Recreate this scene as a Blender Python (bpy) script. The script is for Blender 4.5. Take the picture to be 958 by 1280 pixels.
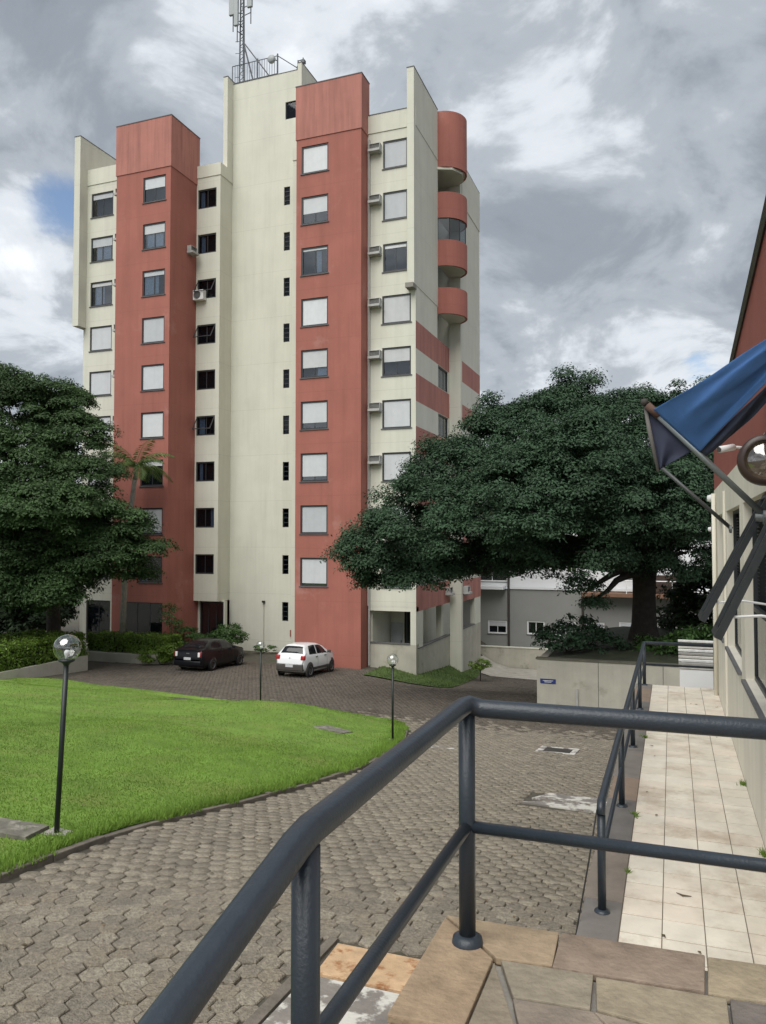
import bpy, bmesh, math, random
import numpy as np
from mathutils import Vector, Matrix
R = math.radians
random.seed(7); rng = np.random.default_rng(7)
for o in list(bpy.data.objects): bpy.data.objects.remove(o)
scene = bpy.context.scene
COL = scene.collection
# ------------------------------------------------------------------ camera
cam = bpy.data.cameras.new('Camera'); camo = bpy.data.objects.new('Camera', cam); COL.objects.link(camo)
cam.sensor_fit = 'VERTICAL'; cam.sensor_height = 24.0; cam.lens = 970/1280*24.0
cam.clip_start = 0.05; cam.clip_end = 4000
camo.location = (0, 0, 1.6); camo.rotation_euler = (R(90+2.007), 0, R(20.4))
scene.camera = camo
scene.render.resolution_x = 766; scene.render.resolution_y = 1024
# ------------------------------------------------------------------ sky
SUN_EL, SUN_AZ = R(54), R(186)      # azimuth clockwise from +Y
world = bpy.data.worlds.new('World'); scene.world = world; world.use_nodes = True
wn = world.node_tree; wn.nodes.clear()
def N(t, typ, **k):
    n = t.nodes.new(typ)
    for a, b in k.items():
        if a == 'inp':
            for i, v in b.items(): n.inputs[i].default_value = v
        else: setattr(n, a, b)
    return n
def build_sky(t):
    L = t.links.new
    out = N(t, 'ShaderNodeOutputWorld'); tc = N(t, 'ShaderNodeTexCoord')
    sky = N(t, 'ShaderNodeTexSky', sky_type='NISHITA', sun_disc=False, sun_elevation=SUN_EL, sun_rotation=SUN_AZ)
    bg1 = N(t, 'ShaderNodeBackground'); bg1.inputs[1].default_value = 0.06
    L(sky.outputs[0], bg1.inputs[0])
    sep = N(t, 'ShaderNodeSeparateXYZ'); L(tc.outputs['Generated'], sep.inputs[0])
    z = N(t, 'ShaderNodeMath', operation='MAXIMUM', inp={1: 0.0}); L(sep.outputs[2], z.inputs[0])
    z2 = N(t, 'ShaderNodeMath', operation='ADD', inp={1: 0.42}); L(z.outputs[0], z2.inputs[0])
    cmb = N(t, 'ShaderNodeCombineXYZ')
    for i in (0, 1):
        d = N(t, 'ShaderNodeMath', operation='DIVIDE'); L(sep.outputs[i], d.inputs[0]); L(z2.outputs[0], d.inputs[1]); L(d.outputs[0], cmb.inputs[i])
    mp = N(t, 'ShaderNodeMapping'); mp.inputs['Location'].default_value = (7.3, 2.2, 1.1); L(cmb.outputs[0], mp.inputs[0])
    n1 = N(t, 'ShaderNodeTexNoise', inp={'Scale': 1.5, 'Detail': 9.0, 'Roughness': 0.54, 'Distortion': 0.5}); L(mp.outputs[0], n1.inputs['Vector'])
    n2 = N(t, 'ShaderNodeTexNoise', inp={'Scale': 4.2, 'Detail': 9.0, 'Roughness': 0.58, 'Distortion': 0.35}); L(mp.outputs[0], n2.inputs['Vector'])
    mixn = N(t, 'ShaderNodeMath', operation='MULTIPLY_ADD', inp={1: 0.48}); L(n2.outputs[0], mixn.inputs[0]); 
    m1 = N(t, 'ShaderNodeMath', operation='MULTIPLY', inp={1: 0.52}); L(n1.outputs[0], m1.inputs[0]); L(m1.outputs[0], mixn.inputs[2])
    hz = N(t, 'ShaderNodeMapRange', interpolation_type='SMOOTHSTEP', inp={1: 0.06, 2: 0.42, 3: -0.075, 4: 0.008}); L(z.outputs[0], hz.inputs[0])
    lum = N(t, 'ShaderNodeMath', operation='ADD'); L(mixn.outputs[0], lum.inputs[0]); L(hz.outputs[0], lum.inputs[1])
    ramp = N(t, 'ShaderNodeValToRGB'); L(lum.outputs[0], ramp.inputs[0])
    cr = ramp.color_ramp; cr.interpolation = 'EASE'
    cr.elements[0].position = 0.315; cr.elements[0].color = (0.41, 0.425, 0.445, 1)
    cr.elements[1].position = 0.64; cr.elements[1].color = (0.085, 0.096, 0.113, 1)
    e = cr.elements.new(0.41); e.color = (0.285, 0.302, 0.322, 1)
    e = cr.elements.new(0.47); e.color = (0.172, 0.188, 0.208, 1)
    e = cr.elements.new(0.535); e.color = (0.120, 0.134, 0.154, 1)
    bg2 = N(t, 'ShaderNodeBackground'); bg2.inputs[1].default_value = 1.07; L(ramp.outputs[0], bg2.inputs[0])
    # gaps of blue: thin places of the cloud layer
    gap = None
    for d, c0, c1 in (((-0.642, 0.6727, 0.3679), 0.9988, 1.0000), ((0.0377, 0.98, 0.1954), 0.9994, 0.9999)):
        v = Vector(d).normalized()
        dt = N(t, 'ShaderNodeVectorMath', operation='DOT_PRODUCT'); dt.inputs[1].default_value = v
        L(tc.outputs['Generated'], dt.inputs[0])
        ad = N(t, 'ShaderNodeMath', operation='MULTIPLY_ADD', inp={1: 0.004}); L(n2.outputs[0], ad.inputs[0])
        sb = N(t, 'ShaderNodeMath', operation='SUBTRACT', inp={1: 0.0021}); L(dt.outputs['Value'], sb.inputs[0]); L(sb.outputs[0], ad.inputs[2])
        mr = N(t, 'ShaderNodeMapRange', interpolation_type='SMOOTHSTEP', inp={1: c0, 2: c1, 3: 0.0, 4: 0.95}); L(ad.outputs[0], mr.inputs[0])
        if gap is None: gap = mr.outputs[0]
        else:
            mx = N(t, 'ShaderNodeMath', operation='MAXIMUM'); L(gap, mx.inputs[0]); L(mr.outputs[0], mx.inputs[1]); gap = mx.outputs[0]
    thin = N(t, 'ShaderNodeMapRange', interpolation_type='SMOOTHSTEP', inp={1: 0.36, 2: 0.28, 3: 0.0, 4: 0.7}); L(mixn.outputs[0], thin.inputs[0])
    mx = N(t, 'ShaderNodeMath', operation='MAXIMUM'); L(gap, mx.inputs[0]); L(thin.outputs[0], mx.inputs[1])
    ms = N(t, 'ShaderNodeMixShader'); L(mx.outputs[0], ms.inputs[0]); L(bg2.outputs[0], ms.inputs[1]); L(bg1.outputs[0], ms.inputs[2])
    L(ms.outputs[0], out.inputs[0])
build_sky(wn)
# ------------------------------------------------------------------ sun behind the cloud
sl = bpy.data.lights.new('Sun', 'SUN'); sl.energy = 1.5; sl.angle = R(58); sl.color = (1.0, 0.975, 0.935)
so = bpy.data.objects.new('Sun', sl); COL.objects.link(so)
sd = Vector((math.sin(SUN_AZ)*math.cos(SUN_EL), math.cos(SUN_AZ)*math.cos(SUN_EL), math.sin(SUN_EL)))
so.rotation_euler = sd.to_track_quat('Z', 'Y').to_euler(); so.location = sd*60
vs = scene.view_settings; vs.view_transform = 'Standard'; vs.look = 'None'; vs.exposure = 1.36; vs.gamma = 1; vs.use_curve_mapping = False
scene.render.engine = 'CYCLES'
# ------------------------------------------------------------------ materials
MATS = {}
def mat(name, col, rough=0.8, var=0.15, scale=2.0, bump=0.0, bscale=40.0, spec=0.5, metal=0.0, streak=0.0, island=0.0, blotch=None, trans=0.0, coat=0.0, lines=0.0):
    if name in MATS: return MATS[name]
    m = bpy.data.materials.new(name); MATS[name] = m; m.use_nodes = True
    t = m.node_tree; L = t.links.new; b = t.nodes['Principled BSDF']
    b.inputs['Roughness'].default_value = rough; b.inputs['Metallic'].default_value = metal
    b.inputs['Specular IOR Level'].default_value = spec
    if coat: b.inputs['Coat Weight'].default_value = coat; b.inputs['Coat Roughness'].default_value = 0.05
    geo = N(t, 'ShaderNodeNewGeometry')
    n = N(t, 'ShaderNodeTexNoise', inp={'Scale': scale, 'Detail': 6.0, 'Roughness': 0.6}); L(geo.outputs['Position'], n.inputs['Vector'])
    val = N(t, 'ShaderNodeMapRange', inp={1: 0.25, 2: 0.75, 3: 1-var, 4: 1+var}); L(n.outputs[0], val.inputs[0])
    cur = val.outputs[0]
    def mul(x):
        nonlocal cur
        q = N(t, 'ShaderNodeMath', operation='MULTIPLY'); L(cur, q.inputs[0]); L(x, q.inputs[1]); cur = q.outputs[0]
    if streak:
        mp = N(t, 'ShaderNodeMapping'); mp.inputs['Scale'].default_value = (2.2, 2.2, 0.16); L(geo.outputs['Position'], mp.inputs[0])
        n3 = N(t, 'ShaderNodeTexNoise', inp={'Scale': 1.0, 'Detail': 5.0, 'Roughness': 0.6}); L(mp.outputs[0], n3.inputs['Vector'])
        s = N(t, 'ShaderNodeMapRange', inp={1: 0.45, 2: 0.8, 3: 1.0, 4: 1-streak}); L(n3.outputs[0], s.inputs[0]); mul(s.outputs[0])
        mp2 = N(t, 'ShaderNodeMapping'); mp2.inputs['Scale'].default_value = (7.5, 7.5, 0.30); L(geo.outputs['Position'], mp2.inputs[0])
        n5 = N(t, 'ShaderNodeTexNoise', inp={'Scale': 1.0, 'Detail': 4.0, 'Roughness': 0.55}); L(mp2.outputs[0], n5.inputs['Vector'])
        s5 = N(t, 'ShaderNodeMapRange', inp={1: 0.52, 2: 0.78, 3: 1.0, 4: 1-streak*.55}); L(n5.outputs[0], s5.inputs[0]); mul(s5.outputs[0])
    if lines:
        sp = N(t, 'ShaderNodeSeparateXYZ'); L(geo.outputs['Position'], sp.inputs[0])
        a = N(t, 'ShaderNodeMath', operation='ADD', inp={1: 100*2.857 - 23.95}); L(sp.outputs[2], a.inputs[0])
        md = N(t, 'ShaderNodeMath', operation='MODULO', inp={1: 2.857}); L(a.outputs[0], md.inputs[0])
        lt = N(t, 'ShaderNodeMath', operation='LESS_THAN', inp={1: 0.03}); L(md.outputs[0], lt.inputs[0])
        s = N(t, 'ShaderNodeMapRange', inp={1: 0, 2: 1, 3: 1.0, 4: 1-lines}); L(lt.outputs[0], s.inputs[0]); mul(s.outputs[0])
    if island:
        s = N(t, 'ShaderNodeMapRange', inp={1: 0, 2: 1, 3: 1-island, 4: 1+island}); L(geo.outputs['Random Per Island'], s.inputs[0]); mul(s.outputs[0])
    mixc = N(t, 'ShaderNodeVectorMath', operation='SCALE'); mixc.inputs[0].default_value = col[:3]; L(cur, mixc.inputs['Scale'])
    colout = mixc.outputs[0]
    if blotch:   # (colour, noise scale, low, high): patches of another colour
        n4 = N(t, 'ShaderNodeTexNoise', inp={'Scale': blotch[1], 'Detail': 8.0, 'Roughness': 0.65}); L(geo.outputs['Position'], n4.inputs['Vector'])
        s = N(t, 'ShaderNodeMapRange', interpolation_type='SMOOTHSTEP', inp={1: blotch[2], 2: blotch[3], 3: 0.0, 4: 1.0}); L(n4.outputs[0], s.inputs[0])
        mc = N(t, 'ShaderNodeMix', data_type='RGBA'); L(s.outputs[0], mc.inputs[0]); L(colout, mc.inputs[6]); mc.inputs[7].default_value = (*blotch[0], 1)
        colout = mc.outputs[2]
    L(colout, b.inputs['Base Color'])
    if trans:
        tr = N(t, 'ShaderNodeBsdfTranslucent'); L(colout, tr.inputs[0]); ms = N(t, 'ShaderNodeMixShader'); ms.inputs[0].default_value = trans
        L(b.outputs[0], ms.inputs[1]); L(tr.outputs[0], ms.inputs[2]); L(ms.outputs[0], t.nodes['Material Output'].inputs[0])
    if bump:
        nb = N(t, 'ShaderNodeTexNoise', inp={'Scale': bscale, 'Detail': 4.0}); L(geo.outputs['Position'], nb.inputs['Vector'])
        bp = N(t, 'ShaderNodeBump', inp={'Strength': bump, 'Distance': 0.02}); L(nb.outputs[0], bp.inputs['Height']); L(bp.outputs[0], b.inputs['Normal'])
    return m
def glassmat(name, tint=(0.75, 0.8, 0.85), refl=1.0, rough=0.02, base=0.03):
    m = bpy.data.materials.new(name); MATS[name] = m; m.use_nodes = True; t = m.node_tree; L = t.links.new; t.nodes.clear()
    out = N(t, 'ShaderNodeOutputMaterial'); g = N(t, 'ShaderNodeBsdfGlossy', inp={'Roughness': rough}); tr = N(t, 'ShaderNodeBsdfTransparent'); tr.inputs[0].default_value = (*tint, 1)
    fr = N(t, 'ShaderNodeFresnel', inp={'IOR': 1.5}); mu = N(t, 'ShaderNodeMath', operation='MULTIPLY_ADD', inp={1: refl, 2: base}); ge = N(t, 'ShaderNodeNewGeometry'); iv = N(t, 'ShaderNodeMath', operation='SUBTRACT', inp={0: 1.0}); L(ge.outputs['Backfacing'], iv.inputs[1]); fm_ = N(t, 'ShaderNodeMath', operation='MULTIPLY'); L(fr.outputs[0], fm_.inputs[0]); L(iv.outputs[0], fm_.inputs[1]); L(fm_.outputs[0], mu.inputs[0])
    ms = N(t, 'ShaderNodeMixShader'); L(mu.outputs[0], ms.inputs[0]); L(tr.outputs[0], ms.inputs[1]); L(g.outputs[0], ms.inputs[2]); L(ms.outputs[0], out.inputs[0])
    return m
cream = mat('cream_render', (0.625, 0.62, 0.525), 0.85, 0.06, 0.7, 0.12, 30, streak=0.10, lines=0.12)
creamlow = mat('cream_low_wall', (0.43, 0.41, 0.34), 0.85, 0.14, 1.2, 0.2, 30, streak=0.12, blotch=((0.22, 0.21, 0.15), 1.1, 0.56, 0.78))
redm = mat('terracotta_render', (0.352, 0.126, 0.096), 0.85, 0.10, 0.6, 0.12, 30, streak=0.16, lines=0.12, blotch=((0.40, 0.185, 0.155), 0.45, 0.56, 0.74))
redpar = mat('salmon_parapet', (0.42, 0.175, 0.140), 0.85, 0.10, 0.8, 0.1, 30, streak=0.35)
coping = mat('coping_metal', (0.10, 0.10, 0.10), 0.6, 0.2)
frame_m = mat('window_frame_dark', (0.03, 0.034, 0.038), 0.45, 0.1)
shut_m = mat('shutter_white', (0.72, 0.74, 0.75), 0.6, 0.05, 3)
curt_m = mat('curtain_cloth', (0.55, 0.57, 0.60), 0.9, 0.25, 9)
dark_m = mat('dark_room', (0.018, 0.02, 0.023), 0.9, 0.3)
glass = glassmat('window_glass', (0.62, 0.68, 0.74), 0.9, 0.02, 0.10)
glass_d = glassmat('window_glass_dim', (0.50, 0.56, 0.62), 0.3, 0.02, 0.02)
globe_g = glassmat('globe_glass', (0.93, 0.95, 0.95), 1.6, 0.02, 0.16)
white_m = mat('white_paint', (0.78, 0.78, 0.77), 0.6, 0.05)
acw = mat('ac_casing', (0.42, 0.42, 0.40), 0.6, 0.15, 4, streak=0.2)
acd = mat('ac_grille', (0.10, 0.10, 0.10), 0.6, 0.2)
rail_m = mat('rail_paint', (0.023, 0.031, 0.041), 0.40, 0.16, 9, 0.12, 90, spec=0.5, blotch=((0.055, 0.050, 0.047), 22.0, 0.66, 0.74))
post_m = mat('lamp_post_black', (0.012, 0.018, 0.016), 0.45, 0.2)
conc = mat('concrete', (0.30, 0.28, 0.25), 0.9, 0.25, 3, 0.3, 30)
concw = mat('mottled_concrete', (0.20, 0.18, 0.16), 0.9, 0.25, 5, 0.3, 30, blotch=((0.55, 0.53, 0.48), 3.0, 0.47, 0.55))
rust = mat('rusty_plate', (0.50, 0.34, 0.20), 0.85, 0.25, 8, 0.3, 80, blotch=((0.30, 0.13, 0.05), 6.0, 0.5, 0.65))
iron = mat('cast_iron', (0.05, 0.045, 0.04), 0.8, 0.3)
soil = mat('joint_soil', (0.075, 0.066, 0.050), 0.95, 0.4, 6, 0.4, 40, blotch=((0.05, 0.065, 0.022), 1.2, 0.52, 0.68))
bark = mat('bark', (0.040, 0.033, 0.027), 0.95, 0.4, 5, 0.8, 14)
palmbark = mat('palm_bark', (0.28, 0.26, 0.22), 0.9, 0.25, 4, 0.4, 20)
# ------------------------------------------------------------------ object helpers
def setp(o, label=None, cat=None, group=None, kind=None):
    if label: o['label'] = label
    if cat: o['category'] = cat
    if group: o['group'] = group
    if kind: o['kind'] = kind
    return o
def thing(name, label, cat, loc=(0, 0, 0), rotz=0.0, group=None):
    o = bpy.data.objects.new(name, None); o.empty_display_size = 0.2; COL.objects.link(o)
    o.location = loc; o.rotation_euler = (0, 0, rotz)
    return setp(o, label, cat, group)
class MB:
    def __init__(s): s.v = []; s.f = []; s.m = []; s.cur = 0
    def poly(s, pts, m=None):
        b = len(s.v); s.v += [tuple(p) for p in pts]; s.f.append(tuple(range(b, b+len(pts)))); s.m.append(s.cur if m is None else m)
    def box(s, x0, x1, y0, y1, z0, z1, m=None):
        b = len(s.v); s.v += [(x, y, z) for z in (z0, z1) for y in (y0, y1) for x in (x0, x1)]
        for f in ((0, 2, 3, 1), (4, 5, 7, 6), (0, 1, 5, 4), (2, 6, 7, 3), (0, 4, 6, 2), (1, 3, 7, 5)):
            s.f.append(tuple(b+i for i in f)); s.m.append(s.cur if m is None else m)
        return s
    def prism(s, pts, h, m=None):      # pts: plan polygon [(x,y)], h=(z0,z1)
        n = len(pts); b = len(s.v); mm = s.cur if m is None else m
        s.v += [(x, y, h[0]) for x, y in pts] + [(x, y, h[1]) for x, y in pts]
        s.f.append(tuple(range(b+n-1, b-1, -1))); s.m.append(mm); s.f.append(tuple(range(b+n, b+2*n))); s.m.append(mm)
        for i in range(n):
            j = (i+1) % n; s.f.append((b+i, b+j, b+n+j, b+n+i)); s.m.append(mm)
        return s
    def tube(s, pts, r, n=12, cap=True, m=None):
        pts = [Vector(p) for p in pts]; k = len(pts); rs = r if isinstance(r, (list, tuple)) else [r]*k; mm = s.cur if m is None else m
        b = len(s.v); prev = None
        for i, p in enumerate(pts):
            if i == 0: d = pts[1]-p
            elif i == k-1: d = p-pts[i-1]
            else: d = (pts[i+1]-p).normalized()+(p-pts[i-1]).normalized()
            d.normalize()
            a = prev if prev is not None else (Vector((0, 0, 1)) if abs(d.z) < 0.9 else Vector((1, 0, 0)))
            u = d.cross(a).normalized(); w = u.cross(d).normalized(); prev = w
            sc = 1.0
            if 0 < i < k-1:
                c = (pts[i+1]-p).normalized().dot((p-pts[i-1]).normalized()); sc = 1/max(0.6, math.sqrt((1+c)/2))
            for q in range(n):
                t = 2*math.pi*q/n; s.v.append(tuple(p+(u*math.cos(t)+w*math.sin(t))*rs[i]*(sc if False else 1)))
        for i in range(k-1):
            for q in range(n):
                q2 = (q+1) % n; s.f.append((b+i*n+q, b+i*n+q2, b+(i+1)*n+q2, b+(i+1)*n+q)); s.m.append(mm)
        if cap:
            s.f.append(tuple(b+q for q in range(n-1, -1, -1))); s.m.append(mm)
            s.f.append(tuple(b+(k-1)*n+q for q in range(n))); s.m.append(mm)
        return s
    def lathe(s, prof, c=(0, 0, 0), n=20, axis='z', m=None):   # prof [(r,h)]
        b = len(s.v); mm = s.cur if m is None else m
        for r, h in prof:
            for q in range(n):
                t = 2*math.pi*q/n; x, y = r*math.cos(t), r*math.sin(t)
                p = (x, y, h) if axis == 'z' else ((h, x, y) if axis == 'x' else (y, h, x))
                s.v.append((c[0]+p[0], c[1]+p[1], c[2]+p[2]))
        for i in range(len(prof)-1):
            for q in range(n):
                q2 = (q+1) % n; s.f.append((b+i*n+q, b+i*n+q2, b+(i+1)*n+q2, b+(i+1)*n+q)); s.m.append(mm)
        return s
    def mesh(s, name, mats, smooth=False, off=(0, 0, 0), bevel=0.0):
        me = bpy.data.meshes.new(name); me.from_pydata([(a-off[0], b-off[1], c-off[2]) for a, b, c in s.v], [], s.f)
        for x in (mats if isinstance(mats, (list, tuple)) else [mats]): me.materials.append(x)
        me.polygons.foreach_set('material_index', s.m)
        bm = bmesh.new(); bm.from_mesh(me)
        if bevel:
            bmesh.ops.remove_doubles(bm, verts=bm.verts, dist=1e-5)
            bmesh.ops.bevel(bm, geom=[e for e in bm.edges if len(e.link_faces) == 2 and e.calc_face_angle(0) > 0.5], offset=bevel, segments=2, affect='EDGES', profile=0.6)
        bmesh.ops.recalc_face_normals(bm, faces=bm.faces); bm.to_mesh(me); bm.free()
        if smooth: me.polygons.foreach_set('use_smooth', [True]*len(me.polygons))
        return me
    def obj(s, name, mats, parent=None, smooth=False, bevel=0.0):
        off = tuple(parent.matrix_basis.translation) if parent is not None and parent.parent is None else (0, 0, 0)
        if parent is not None and parent.parent is not None: off = tuple(parent.matrix_basis.translation + parent.parent.matrix_basis.translation)
        return link(name, s.mesh(name, mats, smooth, off, bevel), parent)
def link(name, me, parent=None, loc=None, rot=None):
    o = bpy.data.objects.new(name, me); COL.objects.link(o); o.parent = parent
    if loc is not None: o.location = loc
    if rot is not None: o.rotation_euler = rot
    return o
def structure(o): o['kind'] = 'structure'; return o
def copy_tree(o, parent=None):
    c = o.copy(); COL.objects.link(c); c.parent = parent
    for ch in list(o.children): copy_tree(ch, c)
    return c
def fastmesh(name, V, F, mats):
    V = np.asarray(V, np.float32); F = np.asarray(F, np.int32); k = F.shape[1]
    me = bpy.data.meshes.new(name); me.vertices.add(len(V)); me.vertices.foreach_set('co', V.ravel())
    me.loops.add(F.size); me.loops.foreach_set('vertex_index', F.ravel())
    me.polygons.add(len(F)); me.polygons.foreach_set('loop_start', np.arange(0, F.size, k, dtype=np.int32))
    try: me.polygons.foreach_set('loop_total', np.full(len(F), k, np.int32))
    except Exception: pass
    for m in mats: me.materials.append(m)
    me.update(calc_edges=True); return me
# ------------------------------------------------------------------ terrain
_y = np.linspace(-20, 140, 1601)
_b = np.interp(_y, [-20, -5, 3, 7, 13, 20, 25, 30, 34, 38, 60, 140], [-1.4, -1.4, -1.55, -1.8, -2.75, -3.85, -4.5, -4.85, -5.05, -5.25, -5.4, -6])
_k = np.hanning(41); _k /= _k.sum(); _b = np.convolve(np.pad(_b, 20, mode='edge'), _k, 'valid')
def ss(a, b, x): t = np.clip((x-a)/(b-a), 0, 1); return t*t*(3-2*t)
def H(X, Y): return np.interp(Y, _y, _b)-ss(-15.5, -10.5, X)*np.interp(Y, [33, 46, 55, 80], [0, 1.55, 2.1, 2.1])
gx = np.concatenate([[-1500, -500, -200, -100, -60], np.arange(-44, 13, 1.0), [20, 40, 100, 300, 1500]]); gy = np.concatenate([[-800, -200, -60, -30], np.arange(-12, 72, 1.0), [80, 100, 150, 300, 800, 2500]])
XX, YY = np.meshgrid(gx, gy); ZZ = H(XX, np.clip(YY, -20, 140))-0.022
V = np.stack([XX.ravel(), YY.ravel(), ZZ.ravel()], 1); nx = len(gx)
F = [(j*nx+i, j*nx+i+1, (j+1)*nx+i+1, (j+1)*nx+i) for j in range(len(gy)-1) for i in range(nx-1)]
ground = structure(link('ground', fastmesh('ground', V, F, [soil]))); ground.data.polygons.foreach_set('use_smooth', [True]*len(F))
# lawn
def xr(Y): return np.interp(Y, [-6, 6, 8, 10, 12, 14, 16, 18, 19.4, 21, 22.4, 23.5, 24.3, 24.8, 25.1, 25.4, 26.0, 26.7, 27.0], [-6.15, -6.25, -6.27, -6.03, -5.95, -5.9, -6.12, -6.45, -6.75, -7.15, -7.6, -8.1, -8.8, -9.8, -11.7, -14.1, -17.3, -20.6, -24.0])
def lawnZ(X, Y):
    d = np.minimum(xr(Y)-X, 6); d2 = np.clip(27-Y, 0, 6)
    m = 0.36*ss(0, 6, d)*ss(0, 6, d2) + 0.06*np.sin(X*0.9+Y*0.4)*np.sin(Y*0.7-X*0.3)*ss(0, 2, d) + 0.10*np.sin(X*0.45+Y*.22+1.0)*ss(0, 3, d) + 0.22*np.exp(-((X+11.5)**2/5+(Y-22)**2/3))
    return H(X, Y)+0.05+m
yr = np.concatenate([np.arange(-4, 22, 0.35), np.arange(22, 27.01, 0.12)]); tt = np.linspace(0, 1, 70)**1.5
LX = xr(yr)[:, None]*(1-tt)[None]+(-31)*tt[None]; LY = np.repeat(yr[:, None], 70, 1); LZ = lawnZ(LX, LY)
F = [(j*70+i, j*70+i+1, (j+1)*70+i+1, (j+1)*70+i) for j in range(len(yr)-1) for i in range(69)]
lawn_m = mat('lawn_turf', (0.145, 0.245, 0.034), 0.95, 0.32, 1.3, 0.9, 45, blotch=((0.185, 0.225, 0.05), 0.55, 0.48, 0.70))
lawn = structure(link('lawn', fastmesh('lawn', np.stack([LX.ravel(), LY.ravel(), LZ.ravel()], 1), F, [lawn_m]))); lawn.data.polygons.foreach_set('use_smooth', [True]*len(F))
# grass blades
def grass(n, ymax, hmin, hmax, w, edge=False):
    Y = rng.uniform(2, ymax, n) if not edge else rng.uniform(2, ymax, n)
    d = np.abs(rng.exponential(0.12, n)) if edge else rng.uniform(0, 1, n)**1.25*np.minimum(16, 6+Y*0.55)
    X = xr(Y)-d; Z = lawnZ(X, Y)
    if edge: X = X+rng.uniform(0, .11, n)*(np.sin(Y*2.3)+np.sin(Y*5.1+1) > .1)
    a = rng.uniform(0, 2*np.pi, n); h = rng.uniform(hmin, hmax, n); lx, ly = rng.normal(0, 0.45, n)*h, rng.normal(0, 0.45, n)*h
    p0 = np.stack([X-np.cos(a)*w, Y-np.sin(a)*w, Z-0.01], 1); p1 = np.stack([X+np.cos(a)*w, Y+np.sin(a)*w, Z-0.01], 1); p2 = np.stack([X+lx, Y+ly, Z+h], 1)
    return np.stack([p0, p1, p2], 1).reshape(-1, 3)
GV = np.concatenate([grass(170000, 16, 0.010, 0.034, 0.006), grass(110000, 27, 0.010, 0.036, 0.012), grass(24000, 24, 0.03, 0.10, 0.007, True)])
grass_m = mat('grass_blade', (0.165, 0.275, 0.038), 0.85, 0.36, 0.7, island=0.25, trans=0.3)
setp(link('grass', fastmesh('grass', GV, np.arange(len(GV)).reshape(-1, 3), [grass_m])), 'short bright green grass covering the sloping lawn', 'grass', None, 'stuff')
# hexagonal pavers
S = 0.192; row = S*0.866
paver_m = mat('paver_concrete', (0.240, 0.211, 0.164), 0.95, 0.45, 26, 1.0, 60, spec=.25, island=0.15, blotch=((0.17, 0.152, 0.125), 2.2, 0.50, 0.72))
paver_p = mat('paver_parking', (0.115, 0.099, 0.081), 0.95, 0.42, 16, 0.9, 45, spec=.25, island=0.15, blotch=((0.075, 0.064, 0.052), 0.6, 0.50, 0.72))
hx, hy = [], []
for j in range(0, int(64/row)):
    y = 1.0+j*row
    i = np.arange(-182, 48); x = i*S+(S/2 if j % 2 else 0)
    k = (x < -0.80) | (y > 18.6)
    k &= (x > xr(min(y, 27))+0.12) | (y > 27.0)
    if y < 5.2: k &= x < -1.25
    k &= ~((x > -5.0) & (y > 29.8)) & (x < (1.5 if y < 30 else -5)) & (x > -31)
    k &= ~((y > 38.1) & (x < -12.6)) & ~((y > 40.9)&(x<-12.0)) & ~((y > 36.2) & (x > -14.5) & (x < -10.6-0.10*(y-36.2)+0*y)) & (x > -24.2-(y-24)*0.4)
    k &= ~((x > -2.72) & (x < -1.3) & (y > 4.2) & (y < 6.1)) & ~((np.abs(x+2.89) < 0.52) & (abs(y-21.1) < 0.62)) & ~((np.abs(x+1.75) < 0.72) & (abs(y-13.5) < 0.75))
    if y > 52: k &= False
    hx.append(x[k]); hy.append(np.full(k.sum(), y))
hx = np.concatenate(hx); hy = np.concatenate(hy)
hx += rng.normal(0, 0.004, len(hx)); hy += rng.normal(0, 0.004, len(hx)); hz = H(hx, hy)+rng.normal(0, 0.005, len(hx))
ang = np.arange(6)*np.pi/3+np.pi/6; ca, sa = np.cos(ang), np.sin(ang)
def hexloc(r_top=S/2/0.866-0.0115, r_bot=S/2/0.866-0.004):
    v = [(c*r_top, s*r_top, 0.0) for c, s in zip(ca, sa)]+[(c*r_bot, s*r_bot, -0.009) for c, s in zip(ca, sa)]+[(c*r_bot, s*r_bot, -0.03) for c, s in zip(ca, sa)]
    return np.array(v)
HV = hexloc()
sy = (H(hx, hy+0.1)-H(hx, hy-0.1))/0.2; sx = (H(hx+0.1, hy)-H(hx-0.1, hy))/0.2
tx = sx+rng.normal(0, 0.02, len(hx)); ty = sy+rng.normal(0, 0.02, len(hx)); jr = rng.normal(0, 0.05, len(hx))
# the pavers that show largest: nearest and inside the frame
yaw = R(20.4); fr = -hx*np.sin(yaw)+hy*np.cos(yaw); rr = hx*np.cos(yaw)+hy*np.sin(yaw)
px = rr/fr*970; py = (1.6-hz)/fr*970
vis = (np.abs(px) < 475) & (py < 610) & (fr > 2)
score = np.where(vis, fr, 1e6); near = np.argsort(score)[:300]; nearm = np.zeros(len(hx), bool); nearm[near] = True
bm_hex = MB(); bm_hex.v = [tuple(p) for p in HV]; bm_hex.f = [tuple(range(6))]+[(i, (i+1) % 6, 6+(i+1) % 6, 6+i) for i in range(6)][::1]+[(6+i, 6+(i+1) % 6, 12+(i+1) % 6, 12+i) for i in range(6)]; bm_hex.m = [0]*13
hexmesh = bm_hex.mesh('paver', paver_m)
hexvar = []
for c in ((0.240, 0.211, 0.164), (0.215, 0.189, 0.148), (0.265, 0.235, 0.183), (0.200, 0.176, 0.140), (0.232, 0.200, 0.153)):
    me = hexmesh.copy(); me.materials.clear(); me.materials.append(mat('paver_%.3f' % c[0], c, 0.95, 0.45, 26, 1.0, 60, spec=.25, blotch=((0.17, 0.152, 0.125), 2.2, 0.50, 0.72))); hexvar.append(me)
for i in near:
    link('paver', random.choice(hexvar), ground, (hx[i], hy[i], hz[i]), (math.atan(ty[i]), -math.atan(tx[i]), jr[i]))
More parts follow.
